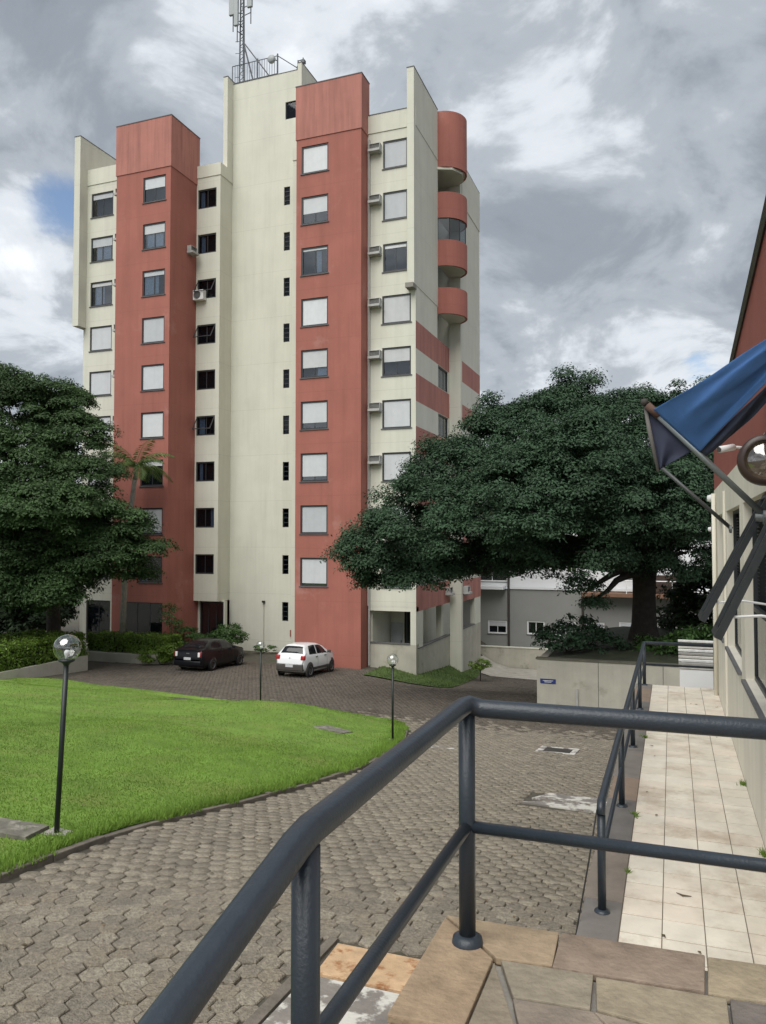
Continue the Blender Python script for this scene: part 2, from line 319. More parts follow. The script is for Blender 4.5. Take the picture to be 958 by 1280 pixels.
q = np.where(~nearm)[0]; cj, sj = np.cos(jr[q]), np.sin(jr[q])
lx = HV[None, :, 0]*cj[:, None]-HV[None, :, 1]*sj[:, None]; ly = HV[None, :, 0]*sj[:, None]+HV[None, :, 1]*cj[:, None]
PV = np.stack([hx[q, None]+lx, hy[q, None]+ly, hz[q, None]+HV[None, :, 2]+lx*tx[q, None]+ly*ty[q, None]], 2)
base = (np.arange(len(q))*18)[:, None, None]
sf = np.array([[i, 6+i, 6+(i+1) % 6, (i+1) % 6] for i in range(6)]+[[6+i, 12+i, 12+(i+1) % 6, 6+(i+1) % 6] for i in range(6)]+[[0, 1, 2, 3], [0, 3, 4, 5]])
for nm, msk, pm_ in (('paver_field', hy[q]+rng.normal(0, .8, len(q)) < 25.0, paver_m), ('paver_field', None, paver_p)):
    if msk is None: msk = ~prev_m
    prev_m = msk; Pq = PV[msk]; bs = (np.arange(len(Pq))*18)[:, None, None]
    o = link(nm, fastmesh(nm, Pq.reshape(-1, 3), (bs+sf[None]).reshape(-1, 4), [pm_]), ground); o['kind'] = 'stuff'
# lawn kerb
kerb = structure(bpy.data.objects.new('lawn_kerb', None)); COL.objects.link(kerb)
kerb_m = mat('kerb_stone', (0.15, 0.13, 0.105), 0.95, 0.35, 4, 0.6, 30)
y = 1.0
while y < 24.2:
    l = random.uniform(0.7, 0.95); y2 = y+l-0.015; a = (float(xr(y)), y); b = (float(xr(y2)), y2); dx = random.uniform(-.012, .012); h = random.uniform(0.035, 0.065)
    m = MB(); za, zb = float(H(a[0], a[1])), float(H(b[0], b[1]))
    pts = [(a[0]-0.04+dx, y), (a[0]+0.08+dx, y), (b[0]+0.08+dx, y2), (b[0]-0.04+dx, y2)]
    m.prism(pts, (0, 1)); m.v = [(p[0], p[1], (za if abs(p[1]-y) < 1e-6 else zb)+(-0.12 if p[2] == 0 else h)) for p in m.v]
    m.obj('kerb_stone', kerb_m, kerb, bevel=0.012); y += l
# grass bank right of the tower
bk = MB(); n = 14; P = {}
for i in range(n+1):
    for j in range(n+1):
        x = -14.6+(4.4-0.09*(j*1.2))*i/n; yy = 36.4+15.0*j/n; e = min(i, n-i)/n; P[i, j] = (x, yy, float(H(x, yy))+0.03+0.10*ss(0, 0.5, 1-i/n)*ss(0,.2,j/n))
for i in range(n):
    for j in range(n): bk.poly([P[i, j], P[i+1, j], P[i+1, j+1], P[i, j+1]])
bank_m = mat('bank_turf', (0.065, 0.105, 0.022), 0.95, 0.3, 1.3, 0.9, 45)
bank_g = mat('bank_blade', (0.075, 0.12, 0.025), 0.8, 0.34, 0.7, island=0.3, trans=0.25)
structure(bk.obj('grass_bank', bank_m, None, True))
V = []
for _ in range(9000):
    i, j = rng.uniform(0, 1, 2); yy = 36.4+15*j; x = -14.6+(4.4-0.09*1.2*j*14)*i; z = float(H(x, yy))+0.02+0.10*ss(0, 0.5, 1-i)*ss(0,.2,j); a = rng.uniform(0, 6.28); h = rng.uniform(.05, .13); w = 0.015
    V += [(x-w*math.cos(a), yy-w*math.sin(a), z), (x+w*math.cos(a), yy+w*math.sin(a), z), (x+rng.normal(0, .03), yy+rng.normal(0, .03), z+h)]
setp(link('bank_grass', fastmesh('bank_grass', V, np.arange(len(V)).reshape(-1, 3), [bank_g])), 'green grass on the bank beside the tower corner', 'grass', None, 'stuff')
# ------------------------------------------------------------------ terrace with flagstones
terr = structure(MB().box(-0.91, 3.2, -2.2, 3.24, -1.9, -0.035).obj('terrace', conc))
def stone(pts, name, col, h=0.0, parent=terr, z0=-0.03, bev=0.006):
    g_ = sum(col)/3; col = tuple(round((c*.94+g_*.06)*.82, 3) for c in col)
    m = MB(); m.prism(pts, (z0, h)); m.obj(name, mat('flagstone_%.3f_%.3f' % (col[0], col[1]), col, 0.8, 0.26, 9, 0.55, 28, blotch=((col[0]*0.6, col[1]*0.6, col[2]*0.6), 1.6, 0.55, 0.75)), parent, bevel=bev)
stone([(-0.92, 3.25), (-0.45, 3.27), (-0.44, 3.01), (-0.65, 2.99), (-0.75, 3.09)], "flagstone", (0.42, 0.31, 0.195))
stone([(-0.92, 3.23), (-0.76, 3.08), (-0.66, 2.98), (-0.66, 2.53), (-0.92, 2.51)], "flagstone", (0.4, 0.285, 0.175))
stone([(-0.44, 3.27), (0.1, 3.29), (0.09, 3.03), (-0.44, 3.0)], "flagstone", (0.3, 0.225, 0.165))
stone([(0.11, 3.28), (0.39, 3.3), (0.35, 3.04), (0.1, 3.02)], "flagstone", (0.36, 0.29, 0.19))
stone([(-0.65, 2.96), (-0.5, 2.59), (-0.65, 2.54)], "flagstone", (0.31, 0.255, 0.18))
stone([(-0.63, 2.98), (-0.29, 3.0), (-0.28, 2.78), (-0.54, 2.76)], "flagstone", (0.32, 0.27, 0.195))
stone([(-0.54, 2.75), (-0.27, 2.77), (-0.22, 2.7), (-0.49, 2.6)], "flagstone", (0.27, 0.22, 0.17))
stone([(-0.28, 2.99), (0.16, 3.01), (0.16, 2.84), (-0.06, 2.76), (-0.26, 2.79)], "flagstone", (0.34, 0.28, 0.19))
stone([(0.17, 3.01), (0.35, 3.02), (0.34, 2.9), (0.17, 2.84)], "flagstone", (0.17, 0.145, 0.125))
stone([(-0.27, 2.77), (-0.08, 2.75), (-0.21, 2.7)], "flagstone", (0.29, 0.235, 0.18))
TERRACE_Y=[(-0.9, 2.45), (-0.65, 2.54), (-0.5, 2.59), (-0.22, 2.7), (0.16, 2.84), (0.34, 2.9)]
# flagstones nearer than the frame's lower edge
yb = 2.3
for j in range(5):
    x = -0.93; y1 = min(2.18-0.62*j, 2.18); 
    while x < 3.1:
        w = random.uniform(0.5, 1.0); c = random.choice([(.34, .28, .19), (.29, .235, .18), (.40, .285, .175), (.31, .255, .18)])
        if not (j == 0 and x < -0.2): stone([(x+.008, y1-.6), (min(x+w, 3.2)-.008, y1-.6), (min(x+w, 3.2)-.008, y1), (x+.008, y1)], 'flagstone', c)
        x += w
stone([(-0.93, 1.6), (-0.22, 1.6), (-0.22, 2.17), (-0.93, 2.17)], 'flagstone', (.40, .285, .175))
# ------------------------------------------------------------------ near railing
rl = thing('terrace_railing', 'thick dark grey tubular railing round the corner of the flagstone terrace', 'railing', (-0.78, 3.06, 0))
RX, RY = -0.78, 3.06
m = MB(); m.tube([(RX, RY, 0.012), (RX, RY, 0.91)], 0.033, 20); m.lathe([(0.0, 0.034), (0.036, 0.034), (0.058, 0.022), (0.062, 0.0)], (RX, RY, 0.0), 24); m.obj('post', rail_m, rl, True)
m = MB(); m.tube([(RX, 1.60, 0.012), (RX, 1.60, 0.91)], 0.033, 20); m.lathe([(0.0, 0.034), (0.036, 0.034), (0.058, 0.022), (0.062, 0.0)], (RX, 1.60, 0), 24); m.obj('post', rail_m, rl, True)
m = MB(); m.tube([(2.2, RY, 0.012), (2.2, RY, 0.90)], 0.036, 20); m.obj('post', rail_m, rl, True)
m = MB(); m.tube([(RX, 0.0, 0.012), (RX, 0.0, 0.52)], 0.035, 20); m.obj('post', rail_m, rl, True)
m = MB(); m.tube([(3.1, RY, 0.94), (RX+0.06, RY, 0.925), (RX+0.012, RY-0.012, 0.94), (RX, RY-0.06, 0.94), (RX, 1.62, 0.94), (RX, 1.55, 0.93), (RX, 0.0, 0.545), (RX, -0.3, 0.475)], 0.0365, 24); m.obj('top_rail', rail_m, rl, True)
m = MB(); m.tube([(3.1, RY, 0.455), (RX, RY, 0.455)], 0.0235, 18); m.obj('middle_rail', rail_m, rl, True)
m = MB(); m.tube([(RX, RY, 0.455), (RX, 1.6, 0.455), (RX, -0.3, 0.0)], 0.0235, 18); m.obj('middle_rail', rail_m, rl, True)
# ------------------------------------------------------------------ tiled walkway
WZ = -1.45
wk = structure(MB().box(-0.73, 1.0, 3.42, 17.35, -5.0, WZ-0.02).obj('walkway', creamlow))
tile_cols = [mat('floor_tile_%d' % i, c, 0.5, 0.16, 3.2, 0.08, 40, blotch=((0.46, 0.37, 0.275), 1.9, 0.48, 0.74)) for i, c in enumerate([(0.70, 0.635, 0.525), (0.69, 0.63, 0.53), (0.73, 0.67, 0.565), (0.71, 0.63, 0.52)])]
MB().box(-0.424, 0.84, 3.45, 17.34, WZ-.03, WZ-.007).obj('grout_bed', mat('grout', (.20, .17, .135), .95, .3, 4), wk)
TW = 0.3125; tmesh = []
for c in tile_cols:
    mm = MB(); mm.box(-TW/2+.004, TW/2-.004, -TW/2+.008, TW/2-.008, -0.016, 0); tmesh.append(mm.mesh('floor_tile', c, bevel=0.002))
for j in range(44):
    for i in range(4):
        link('floor_tile', random.choice(tmesh), wk, (-0.42+TW*(i+.5), 3.6+TW*(j+.5), WZ+random.uniform(-.001, .001)), (random.gauss(0, .002), random.gauss(0, .002), 0))
y = 5.55; kc = [(.17, .155, .14), (.21, .175, .145), (.15, .14, .13), (.24, .18, .135), (.19, .17, .15)]; q = 0
while y < 17.3:
    l = [1.35, 1.2, 1.5, 0.9][q % 4]; y2 = min(y+l-.008, 17.34); mm = MB(); mm.box(-0.735+random.uniform(-.01, .01), -0.424, y, y2, WZ-0.03, WZ+0.008)
    mm.obj('edging_slab', mat('edging_%d' % (q % 5), kc[q % 5], 0.7, 0.2, 4, 0.15, 40, streak=0), wk, bevel=0.004); y += l; q += 1
def tuft(loc, n, r, h, label):
    V = []
    for _ in range(n):
        a = rng.uniform(0, 6.28); d = abs(rng.normal(0, r)); x, y = loc[0]+d*math.cos(a), loc[1]+d*math.sin(a)*1.6; b = rng.uniform(0, 6.28); w = 0.006
        V += [(x-w*math.cos(b), y-w*math.sin(b), loc[2]), (x+w*math.cos(b), y+w*math.sin(b), loc[2]), (x+rng.normal(0, .03), y+rng.normal(0, .03), loc[2]+rng.uniform(.3, 1)*h)]
    V = np.array(V)-np.array(loc); o = link('weed', fastmesh('weed', V, np.arange(len(V)).reshape(-1, 3), [grass_m]), None, loc); setp(o, label, 'weed', 'weeds in the walkway joints')
tuft((0.80, 8.4, WZ), 60, 0.03, 0.09, 'tiny weed at the wall foot nearest the terrace')
tuft((0.80, 10.7, WZ), 60, 0.03, 0.09, 'tiny weed at the wall foot further along the walkway')
tuft((-0.42, 9.1, WZ), 50, 0.025, 0.06, 'tiny weed in the joint by the second walkway post')
tuft((-0.42, 7.55, WZ), 30, 0.02, 0.05, 'tiny weed in the joint between first and second walkway posts')
tuft((-0.43, 12.7, WZ), 60, 0.03, 0.07, 'tiny weed in the joint near the third walkway post')
def leafbit(pts, label):
    mm = MB(); mm.tube([(p[0], p[1], WZ+.008+p[2]) for p in pts], [0.003, 0.009, 0.003][:len(pts)], 5); setp(mm.obj('dry_leaf', mat('dry_leaf', (0.10, 0.075, 0.05), 0.9)), label, 'leaf')
leafbit([(0.0, 7.25, 0), (0.05, 7.2, .006), (0.12, 7.22, 0)], 'curled dry leaf lying on the pale walkway tiles')
leafbit([(0.70, 7.05, 0), (0.72, 7.1, .004), (0.73, 7.16, 0)], 'small dry twig on the tiles close to the cream wall')
# walkway railing
wr = thing('walkway_railing', 'dark grey tubular handrail along the edge of the tiled walkway', 'railing', (-0.57, 6.67, WZ)); WX = -0.57
for y in (6.67, 9.35, 12.05, 14.75, 17.2):
    m = MB(); m.tube([(WX, y, WZ+.008), (WX, y, WZ+.86)], 0.034, 14); m.lathe([(0, .03), (.034, .03), (.06, .018), (.064, .006)], (WX, y, WZ+.004), 18); m.obj('post', rail_m, wr, True)
m = MB(); m.tube([(WX, 6.64, WZ+.80), (WX, 6.66, WZ+.86), (WX, 6.72, WZ+.885), (WX, 17.15, WZ+.885), (WX+.05, 17.2, WZ+.885), (0.83, 17.2, WZ+.885)], 0.036, 14); m.obj('top_rail', rail_m, wr, True)
m = MB(); m.tube([(WX, 6.68, WZ+.44), (WX, 17.2, WZ+.44), (0.83, 17.2, WZ+.44)], 0.022, 12); m.obj('middle_rail', rail_m, wr, True)
m = MB(); m.tube([(0.79, 17.2, WZ+.0), (0.79, 17.2, WZ+.86)], 0.03, 12); m.obj('post', rail_m, wr, True)
m = MB(); m.tube([(-0.60, 6.62, WZ+.84), (-0.66, 6.55, WZ+.45), (-0.745, 6.42, WZ-.05), (-0.78, 6.3, WZ-.3)], 0.007, 6); m.tube([(-0.60, 6.62, WZ+.84), (-0.62, 7.6, WZ+.55), (-.61, 9.3, WZ+.80), (-0.63, 10.5, WZ+.6), (-.61, 12.0, WZ+.8)], 0.007, 6)
setp(m.obj('cable', mat('black_rubber', (0.012, 0.012, 0.013), 0.7), None, True), 'thin black cable hanging from the first post of the walkway handrail', 'cable')
# ------------------------------------------------------------------ covers and patches in the paving
def gz(x, y): return float(H(x, y))
def patch(name, pts, col_m, label, cat, h=0.004, bev=0.004, zf=None):
    zf = zf or gz; m = MB(); m.prism(pts, (0, 1)); m.v = [(a, b, float(zf(a, b))+(h if c else -.05)) for a, b, c in m.v]; return setp(m.obj(name, col_m, None, bevel=bev), label, cat)
c0 = thing('service_pit', 'rusty steel cover with a mottled concrete surround in the paving below the terrace', 'manhole', (-2.2, 5.3, gz(-2.2, 5.3)))
for nm, pts, mm, h in (('cover', [(-2.58, 5.46), (-1.75, 5.46), (-1.75, 5.98), (-2.62, 5.98)], rust, 0.012), ('surround', [(-2.62, 4.3), (-1.4, 4.3), (-1.4, 5.43), (-2.62, 5.43)], concw, 0.006), ('frame', [(-2.74, 4.3), (-2.64, 4.3), (-2.66, 6.08), (-2.74, 6.08)], kerb_m, 0.006)):
    m = MB(); m.prism(pts, (0, 1)); m.v = [(a, b, gz(a, b)+(h if c else -.05)) for a, b, c in m.v]; m.obj(nm, mm, c0, bevel=.004)
c0 = thing('drain_grate', 'dark iron drain grate in a pale frame in the middle of the driveway', 'drain', (-2.89, 21.1, gz(-2.89, 21.1)))
for x0, x1, y0, y1 in ((-3.4, -2.4, 20.5, 20.66), (-3.4, -2.4, 21.55, 21.7), (-3.4, -3.24, 20.66, 21.55), (-2.54, -2.4, 20.66, 21.55)):
    m = MB(); m.prism([(x0, y0), (x1, y0), (x1, y1), (x0, y1)], (0, 1)); m.v = [(a, b, gz(a, b)+(.008 if c else -.05)) for a, b, c in m.v]; m.obj('frame', concw, c0)
for k in range(9):
    y0 = 20.68+k*.097; m = MB(); m.prism([(-3.23, y0), (-2.55, y0), (-2.55, y0+.06), (-3.23, y0+.06)], (0, 1)); m.v = [(a, b, gz(a, b)+(.0 if c else -.05)) for a, b, c in m.v]; m.obj('bar', iron, c0)
patch('concrete_patch', [(-2.45, 13.0), (-1.05, 12.85), (-1.0, 13.45), (-2.0, 13.4)], concw, 'pale mottled concrete patch in the paving beside the walkway', 'patch')
patch('concrete_patch', [(-2.3, 13.48), (-1.02, 13.53), (-1.05, 14.2), (-2.1, 14.2)], concw, 'pale concrete cover just behind the mottled patch beside the walkway', 'patch', .007)
patch('stone_slab', [(-7.45, 6.75), (-6.78, 6.82), (-6.9, 7.3), (-7.6, 7.2)], mat('mossy_slab', (.16, .15, .12), .95, .4, 5, .5, 30, blotch=((.28, .26, .22), 4., .5, .65)), 'flat grey stone slab in the grass beside the nearest lamp post', 'slab', .045, zf=lawnZ)
patch('inspection_cover', [(-9.0, 18.9), (-8.2, 18.9), (-8.2, 19.7), (-9.0, 19.7)], MATS['mossy_slab'], 'weathered flat cover lying in the lawn near the middle lamp', 'cover', .03, zf=lawnZ)
patch('concrete_strip', [(-6.6, 19.3), (-5.3, 19.3), (-5.3, 19.62), (-6.6, 19.62)], concw, 'short pale concrete strip at the kerb by the middle lamp', 'patch')
# ------------------------------------------------------------------ walls with openings
def facade(parent, axis, pc, u0, u1, z0, z1, holes, d, mats, matfn=None, zsplit=(), name='wall', cap=True, side=True):
    T = {'Y': lambda u, e, z: (u, pc+e, z), 'X': lambda u, e, z: (pc-e, u, z), 'x': lambda u, e, z: (pc+e, u, z)}[axis]
    us = sorted({u0, u1, *[h[0] for h in holes], *[h[1] for h in holes]}); zs = sorted({z0, z1, *[h[2] for h in holes], *[h[3] for h in holes], *[z for z in zsplit if z0 < z < z1]})
    m = MB(); dark = len(mats)-1
    inh = lambda u, z: any(h[0] < u < h[1] and h[2] < z < h[3] for h in holes)
    for a, b in zip(us, us[1:]):
        for c, e in zip(zs, zs[1:]):
            mi = matfn((a+b)/2, (c+e)/2) if matfn else 0
            if inh((a+b)/2, (c+e)/2): continue
            m.poly([T(a, 0, c), T(b, 0, c), T(b, 0, e), T(a, 0, e)], mi)
    for h in holes:
        a, b, c, e = h[:4]
        mi = matfn(a-.02, (c+e)/2) if matfn else 0
        for p in ([(a, c), (b, c)], [(b, c), (b, e)], [(b, e), (a, e)], [(a, e), (a, c)]):
            (ua, za), (ub, zb) = p; m.poly([T(ua, 0, za), T(ub, 0, zb), T(ub, d, zb), T(ua, d, za)], mi)
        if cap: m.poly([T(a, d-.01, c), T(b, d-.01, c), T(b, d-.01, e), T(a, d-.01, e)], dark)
    if side:
        for (ua, za), (ub, zb) in (((u0, z0), (u1, z0)), ((u1, z0), (u1, z1)), ((u1, z1), (u0, z1)), ((u0, z1), (u0, z0))):
            m.poly([T(ua, 0, za), T(ub, 0, zb), T(ub, d, zb), T(ua, d, za)], 0)
    me = MB.mesh(m, name, mats, False, tuple(parent.matrix_basis.translation))
    return link(name, me, parent)
WC = {}
SHM = [mat('shutter_%d' % i, c, 0.6, 0.05, 3, streak=.08) for i, c in enumerate([(.50, .52, .54), (.60, .62, .635), (.68, .70, .71), (.56, .57, .575)])]
def wmesh(key, fn):
    if key not in WC: WC[key] = fn()
    return WC[key]
def window(parent, axis, pc, u0, u1, z0, z1, shut=0.0, curtain=None, panes=2, fm=None, sill=True, fw=0.085, awning=False, gm=None):
    fm = fm or frame_m; w, h = round(u1-u0, 2), round(z1-z0, 2); T = parent.matrix_basis.translation
    def fr():
        m = MB(); e = 0.004
        m.box(e, fw, .045, .12, e, h-e); m.box(w-fw, w-e, .045, .12, e, h-e); m.box(fw, w-fw, .045, .12, e, fw); m.box(fw, w-fw, .045, .12, h-fw, h-e)
        for i in range(1, panes): x = w*i/panes; m.box(x-.025, x+.025, .09, .12, fw, h-fw)
        return m.mesh('window', fm)
    loc = {'Y': (u0, pc, z0), 'X': (pc, u0, z0), 'x': (pc, u1, z0)}[axis]; rz = {'Y': 0, 'X': math.pi/2, 'x': -math.pi/2}[axis]
    wo = link('window', wmesh(('f', w, h, panes, fm.name, fw), fr), parent, tuple(Vector(loc)-T), (0, 0, rz))
    for i in range(panes):
        def pn(i=i):
            m = MB(); x0 = w*i/panes+.02; x1 = w*(i+1)/panes-.02; y = .092+.012*(i % 2); m.box(max(x0, fw-.01), min(x1, w-fw+.01), y, y+.006, fw-.01, h-fw+.01); return m.mesh('pane', gm or glass)
        link('pane', wmesh(('p', w, h, panes, i, fw, gm.name if gm else ''), pn), wo)
    if shut > 0:
        hs = round((h-2*fw)*shut, 2)
        si = random.randrange(4)
        def sh():
            m = MB(); n = max(2, int(hs/.055)); zt = h-fw-.002
            for k in range(n):
                za = zt-hs*k/n; zb = zt-hs*(k+1)/n
                m.box(fw+.003, w-fw-.003, .076, .088, zb+.006, za); m.box(fw+.003, w-fw-.003, .084, .088, zb, zb+.006)
            return m.mesh('shutter', SHM[si])
        link('shutter', wmesh(('s', w, h, hs, si), sh), wo)
    if curtain:
        ca, cb = curtain
        def cu():
            m = MB(); n = 14; pts = []
            for k in range(n+1): pts.append((fw+(w-2*fw)*(ca+(cb-ca)*k/n), .15+.02*math.sin(k*2.1)))
            for p, q2 in zip(pts, pts[1:]): m.poly([(p[0], p[1], fw), (q2[0], q2[1], fw), (q2[0], q2[1], h-fw), (p[0], p[1], h-fw)])
            return m.mesh('curtain', curt_m)
        link('curtain', wmesh(('c', w, h, ca, cb), cu), wo)
    if sill:
        def sl_(): return MB().box(-.06, w+.06, -.05, .045, -.05, -.004).mesh('sill', mat('sill_stone', (0.10, 0.10, 0.105), 0.7, 0.2))
        link('sill', wmesh(('sl', w), sl_), wo)
    if awning:
        def aw():
            m = MB(); a = R(32); c, s = math.cos(a), math.sin(a); hh = h*.8
            for (x0, x1, t0, t1) in ((.03, .08, 0, hh), (w-.08, w-.03, 0, hh), (.08, w-.08, 0, .05), (.08, w-.08, hh-.05, hh)):
                b = MB(); b.box(x0, x1, -.015, .015, -t1, -t0); m_v = [(x, y*c+z*s+.03, z*c-y*s+h-.05) for x, y, z in b.v]; o0 = len(m.v); m.v += m_v; m.f += [tuple(i+o0 for i in f) for f in b.f]; m.m += b.m
            return m.mesh('open_sash', fm)
        link('open_sash', wmesh(('aw', w, h), aw), wo)
    return wo
# ------------------------------------------------------------------ the apartment tower
TB = (-23.5, 45.0, -5.3)
tw = thing('apartment_tower', 'tall cream and terracotta apartment tower with round balconies and stepped parapets', 'building', TB)
FH = 2.857
def rows(z1, h, n=9): return [(z1-FH*k-h, z1-FH*k) for k in range(n)]
CD = [cream, dark_m]; RD = [redm, dark_m]
def bx(name, m, *a): return MB().box(*a).obj(name, m, tw)
# right terracotta column
h = [(-19.08, -17.45, a, b) for a, b in rows(23.45, 1.55)]
facade(tw, 'Y', 38.3, -19.4, -15.5, -5.6, 23.9, h, .25, RD)
bx('wall', redm, -19.4, -15.5, 38.552, 46, -5.6, 23.9); bx('parapet', redpar, -19.44, -15.46, 38.26, 39.4, 23.88, 26.9); bx('coping', coping, -19.46, -15.44, 38.24, 39.42, 26.9, 26.95)
sh = [1, .62, .08, 1, .66, .8, .86, 1, .95]; cu = [None, None, (.55, .75), None, (0.6, 1.0), None, None, None, None]
for hh, s, c in zip(h, sh, cu): window(tw, 'Y', 38.3, *hh, shut=s, curtain=c)
# left terracotta column
h = [(-29.72, -28.1, a, b) for a, b in rows(23.45, 1.55)]
gl = (-30.8, -28.05, -4.9, -2.14)
facade(tw, 'Y', 38.3, -31.7, -27.75, -5.6, 23.9, h+[gl], .25, RD)
bx('wall', redm, -31.7, -27.75, 38.552, 46, -5.6, 23.9); bx('parapet', redpar, -31.74, -27.71, 38.26, 41.25, 23.88, 26.95); bx('coping', coping, -31.76, -27.69, 38.24, 41.27, 26.95, 27.0)
sh = [.45, .38, .18, 1, 1, 1, .2, .92, 0]; cu = [None, (.1, .9), (.0, .7), None, None, None, None, None, (0, .3)]
for hh, s, c in zip(h, sh, cu): window(tw, 'Y', 38.3, *hh, shut=s, curtain=c)
window(tw, 'Y', 38.3, *gl, panes=3, sill=False, fw=.05)
# right cream bay
h = [((-14.6, -13.18) if k < 3 else (-14.65, -13.0))+r for k, r in enumerate(rows(23.42, 1.55))]
facade(tw, 'Y', 39.26, -15.5, -12.736, -2.0, 24.0, h, .25, CD)
bx('wall', cream, -15.498, -12.98, 39.512, 43.4, -1.95, 24.0); bx('wall', cream, -15.5, -14.6, 43.4, 46, -1.95, 24.0)
bx('parapet', cream, -15.46, -12.69, 39.22, 43.4, 23.98, 25.0); bx('coping', coping, -15.46, -13.12, 39.2, 43.4, 25.0, 25.04)
sh = [1, 1, .12, 1, .5, 1, 1, 1, .6]
for k, (hh, s) in enumerate(zip(h, sh)): window(tw, 'Y', 39.26, *hh, shut=s)
bx('fin', cream, -13.1, -12.71, 38.93, 43.45, 15.25, 27.05); bx('coping', coping, -13.12, -12.69, 38.91, 43.47, 27.05, 27.09)
bx('fin_bracket', mat('bracket_grey', (0.25, 0.24, 0.21), 0.9), -13.14, -12.69, 38.7, 39.3, 15.0, 15.25)
# side of the bay: painted bands
band = lambda u, z: 1 if (z < 13.36 and ((13.35-z) % 2.85) < 1.5) else 0
zsp = [13.35-2.85*k for k in range(7)]+[13.35-1.5-2.85*k for k in range(7)]
facade(tw, 'X', -12.73, 39.264, 43.38, -2.25, 24.0, [], .25, [cream, redpar, dark_m], band, zsp)
h = [(43.5, 45.65, 13.35-2.85*k-2.83, 13.35-2.85*k-1.52) for k in range(5)]
facade(tw, 'X', -12.73, 43.38, 45.98, -2.25, 13.35, h, .25, [cream, redpar, dark_m], band, zsp)
for k, hh in enumerate(h): window(tw, 'X', -12.73, *hh, shut=0, curtain=[(.2, .9), (.1, .8), None, (.0, .5), None][k], panes=3, sill=False)
# upper balconies
bx('wall', cream, -14.6, -14.4, 43.4, 46, 13.3, 24.0); bx('floor_slab', cream, -14.4, -12.98, 43.38, 46, 13.0, 13.3)
bx('parapet', cream, -13.1, -12.71, 43.45, 44.7, 23.5, 25.05)
def drum(z0, z1, R_=1.4, th=.12):
    m = MB(); n = 24; c = (-12.73, 44.85); o = []; i_ = []
    for k in range(n+1):
        t = -math.pi/2+math.pi*k/n; o.append((c[0]+R_*math.cos(t), c[1]+R_*math.sin(t))); i_.append((c[0]+(R_-th)*math.cos(t), c[1]+(R_-th)*math.sin(t)))
    for k in range(n):
        m.poly([(*o[k], z0), (*o[k+1], z0), (*o[k+1], z1), (*o[k], z1)]); m.poly([(*i_[k], z0), (*i_[k+1], z0), (*i_[k+1], z1), (*i_[k], z1)])
        m.poly([(*o[k], z1), (*o[k+1], z1), (*i_[k+1], z1), (*i_[k], z1)], 1); m.poly([(*o[k], z0), (*o[k+1], z0), (*i_[k+1], z0), (*i_[k], z0)])
    b = m.obj('balcony', [redm, coping], tw, False)
    for p in b.data.polygons: p.use_smooth = abs(p.normal.z) < .5
    f = MB(); f.prism([(x+(.0 if 0 else 0), y) for x, y in i_], (z0+.02, z0+.2)); f.obj('floor_slab', cream, tw)
    return b
drum(23.6, 26.95)
for k in range(3): drum(20.55-FH*k, 22.1-FH*k)
MB().prism([(-14.4, 43.4), (-12.73, 43.4), (-11.9, 43.75), (-11.5, 44.6), (-11.7, 45.6), (-12.3, 46), (-14.4, 46)], (23.45, 23.59)).obj('floor_slab', cream, tw)
m = MB()                                      # glazed balcony
for k in range(6):
    t0, t1 = -math.pi/2+math.pi*k/6, -math.pi/2+math.pi*(k+1)/6
    p0 = (-12.73+1.34*math.cos(t0), 44.85+1.34*math.sin(t0)); p1 = (-12.73+1.34*math.cos(t1), 44.85+1.34*math.sin(t1))
    g = MB(); g.poly([(*p0, 19.24), (*p1, 19.24), (*p1, 20.56), (*p0, 20.56)]); g.obj('pane', glass, tw); m.tube([(*p0, 19.24), (*p0, 20.56)], .03, 6)
m.obj('balcony_frame', frame_m, tw)
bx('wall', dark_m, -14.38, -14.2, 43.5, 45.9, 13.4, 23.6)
# rear wing
rb = lambda u, z: 1 if (z < 12.61 and ((12.6-z) % 2.7) < 1.3) else 0
zr = [12.6-2.7*k for k in range(6)]+[11.3-2.7*k for k in range(6)]
facade(tw, 'X', -12.0, 46.0, 51.0, -2.2, 25.1, [], .3, [cream, redpar, dark_m], rb, zr)
bx('wall', cream, -15.5, -12.302, 46.0, 51, -1.9, 25.1); bx('pier', cream, -12.72, -11.998, 45.9, 46.25, -8.2, 23.7); bx('coping', coping, -15.5, -11.96, 46, 51.03, 25.1, 25.14); bx('parapet', cream, -15.4, -11.965, 46.3, 51.025, 22.45, 25.1)
bx('wall', creamlow, -12.25, -12.0, 46.26, 50.9, -8.4, -3.9); bx('corner_post', cream, -12.3, -12.0, 49.3, 50.9, -3.9, -2.2); 
bx('rail_coping', coping, -12.3, -11.98, 46.26, 49.3, -3.9, -3.85)
# main body behind
bx('wall', cream, -34.7, -15.52, 46.0, 58, -5.6, 24.6)
bx('roof_slab', coping, -34.7, -15.5, 43, 58, 24.6, 24.7)
# ground floor porch at the corner
bx('porch_wall', creamlow, -15.45, -12.73, 39.26, 39.5, -5.8, -4.0); bx('corner_post', cream, -13.05, -12.73, 39.262, 39.7, -4.0, -2.0); bx('rail_coping', coping, -15.45, -13.05, 39.22, 39.52, -4.0, -3.95)
bx('porch_wall', creamlow, -12.97, -12.732, 39.7, 45.9, -7.2, -4.25); bx('rail_coping', coping, -12.99, -12.71, 39.7, 45.9, -4.25, -4.2)
bx('corner_post', cream, -12.97, -12.733, 39.72, 40.5, -4.2, -2.25); bx('lintel', cream, -15.45, -12.74, 39.27, 39.5, -2.25, -1.98)
bx('porch_back_wall', cream, -15.5, -13.75, 42.4, 42.6, -5.6, -1.96); bx('wall', cream, -15.52, -15.3, 39.5, 46, -5.6, -1.96); bx('porch_floor', conc, -15.5, -12.75, 39.5, 51, -5.7, -5.4)
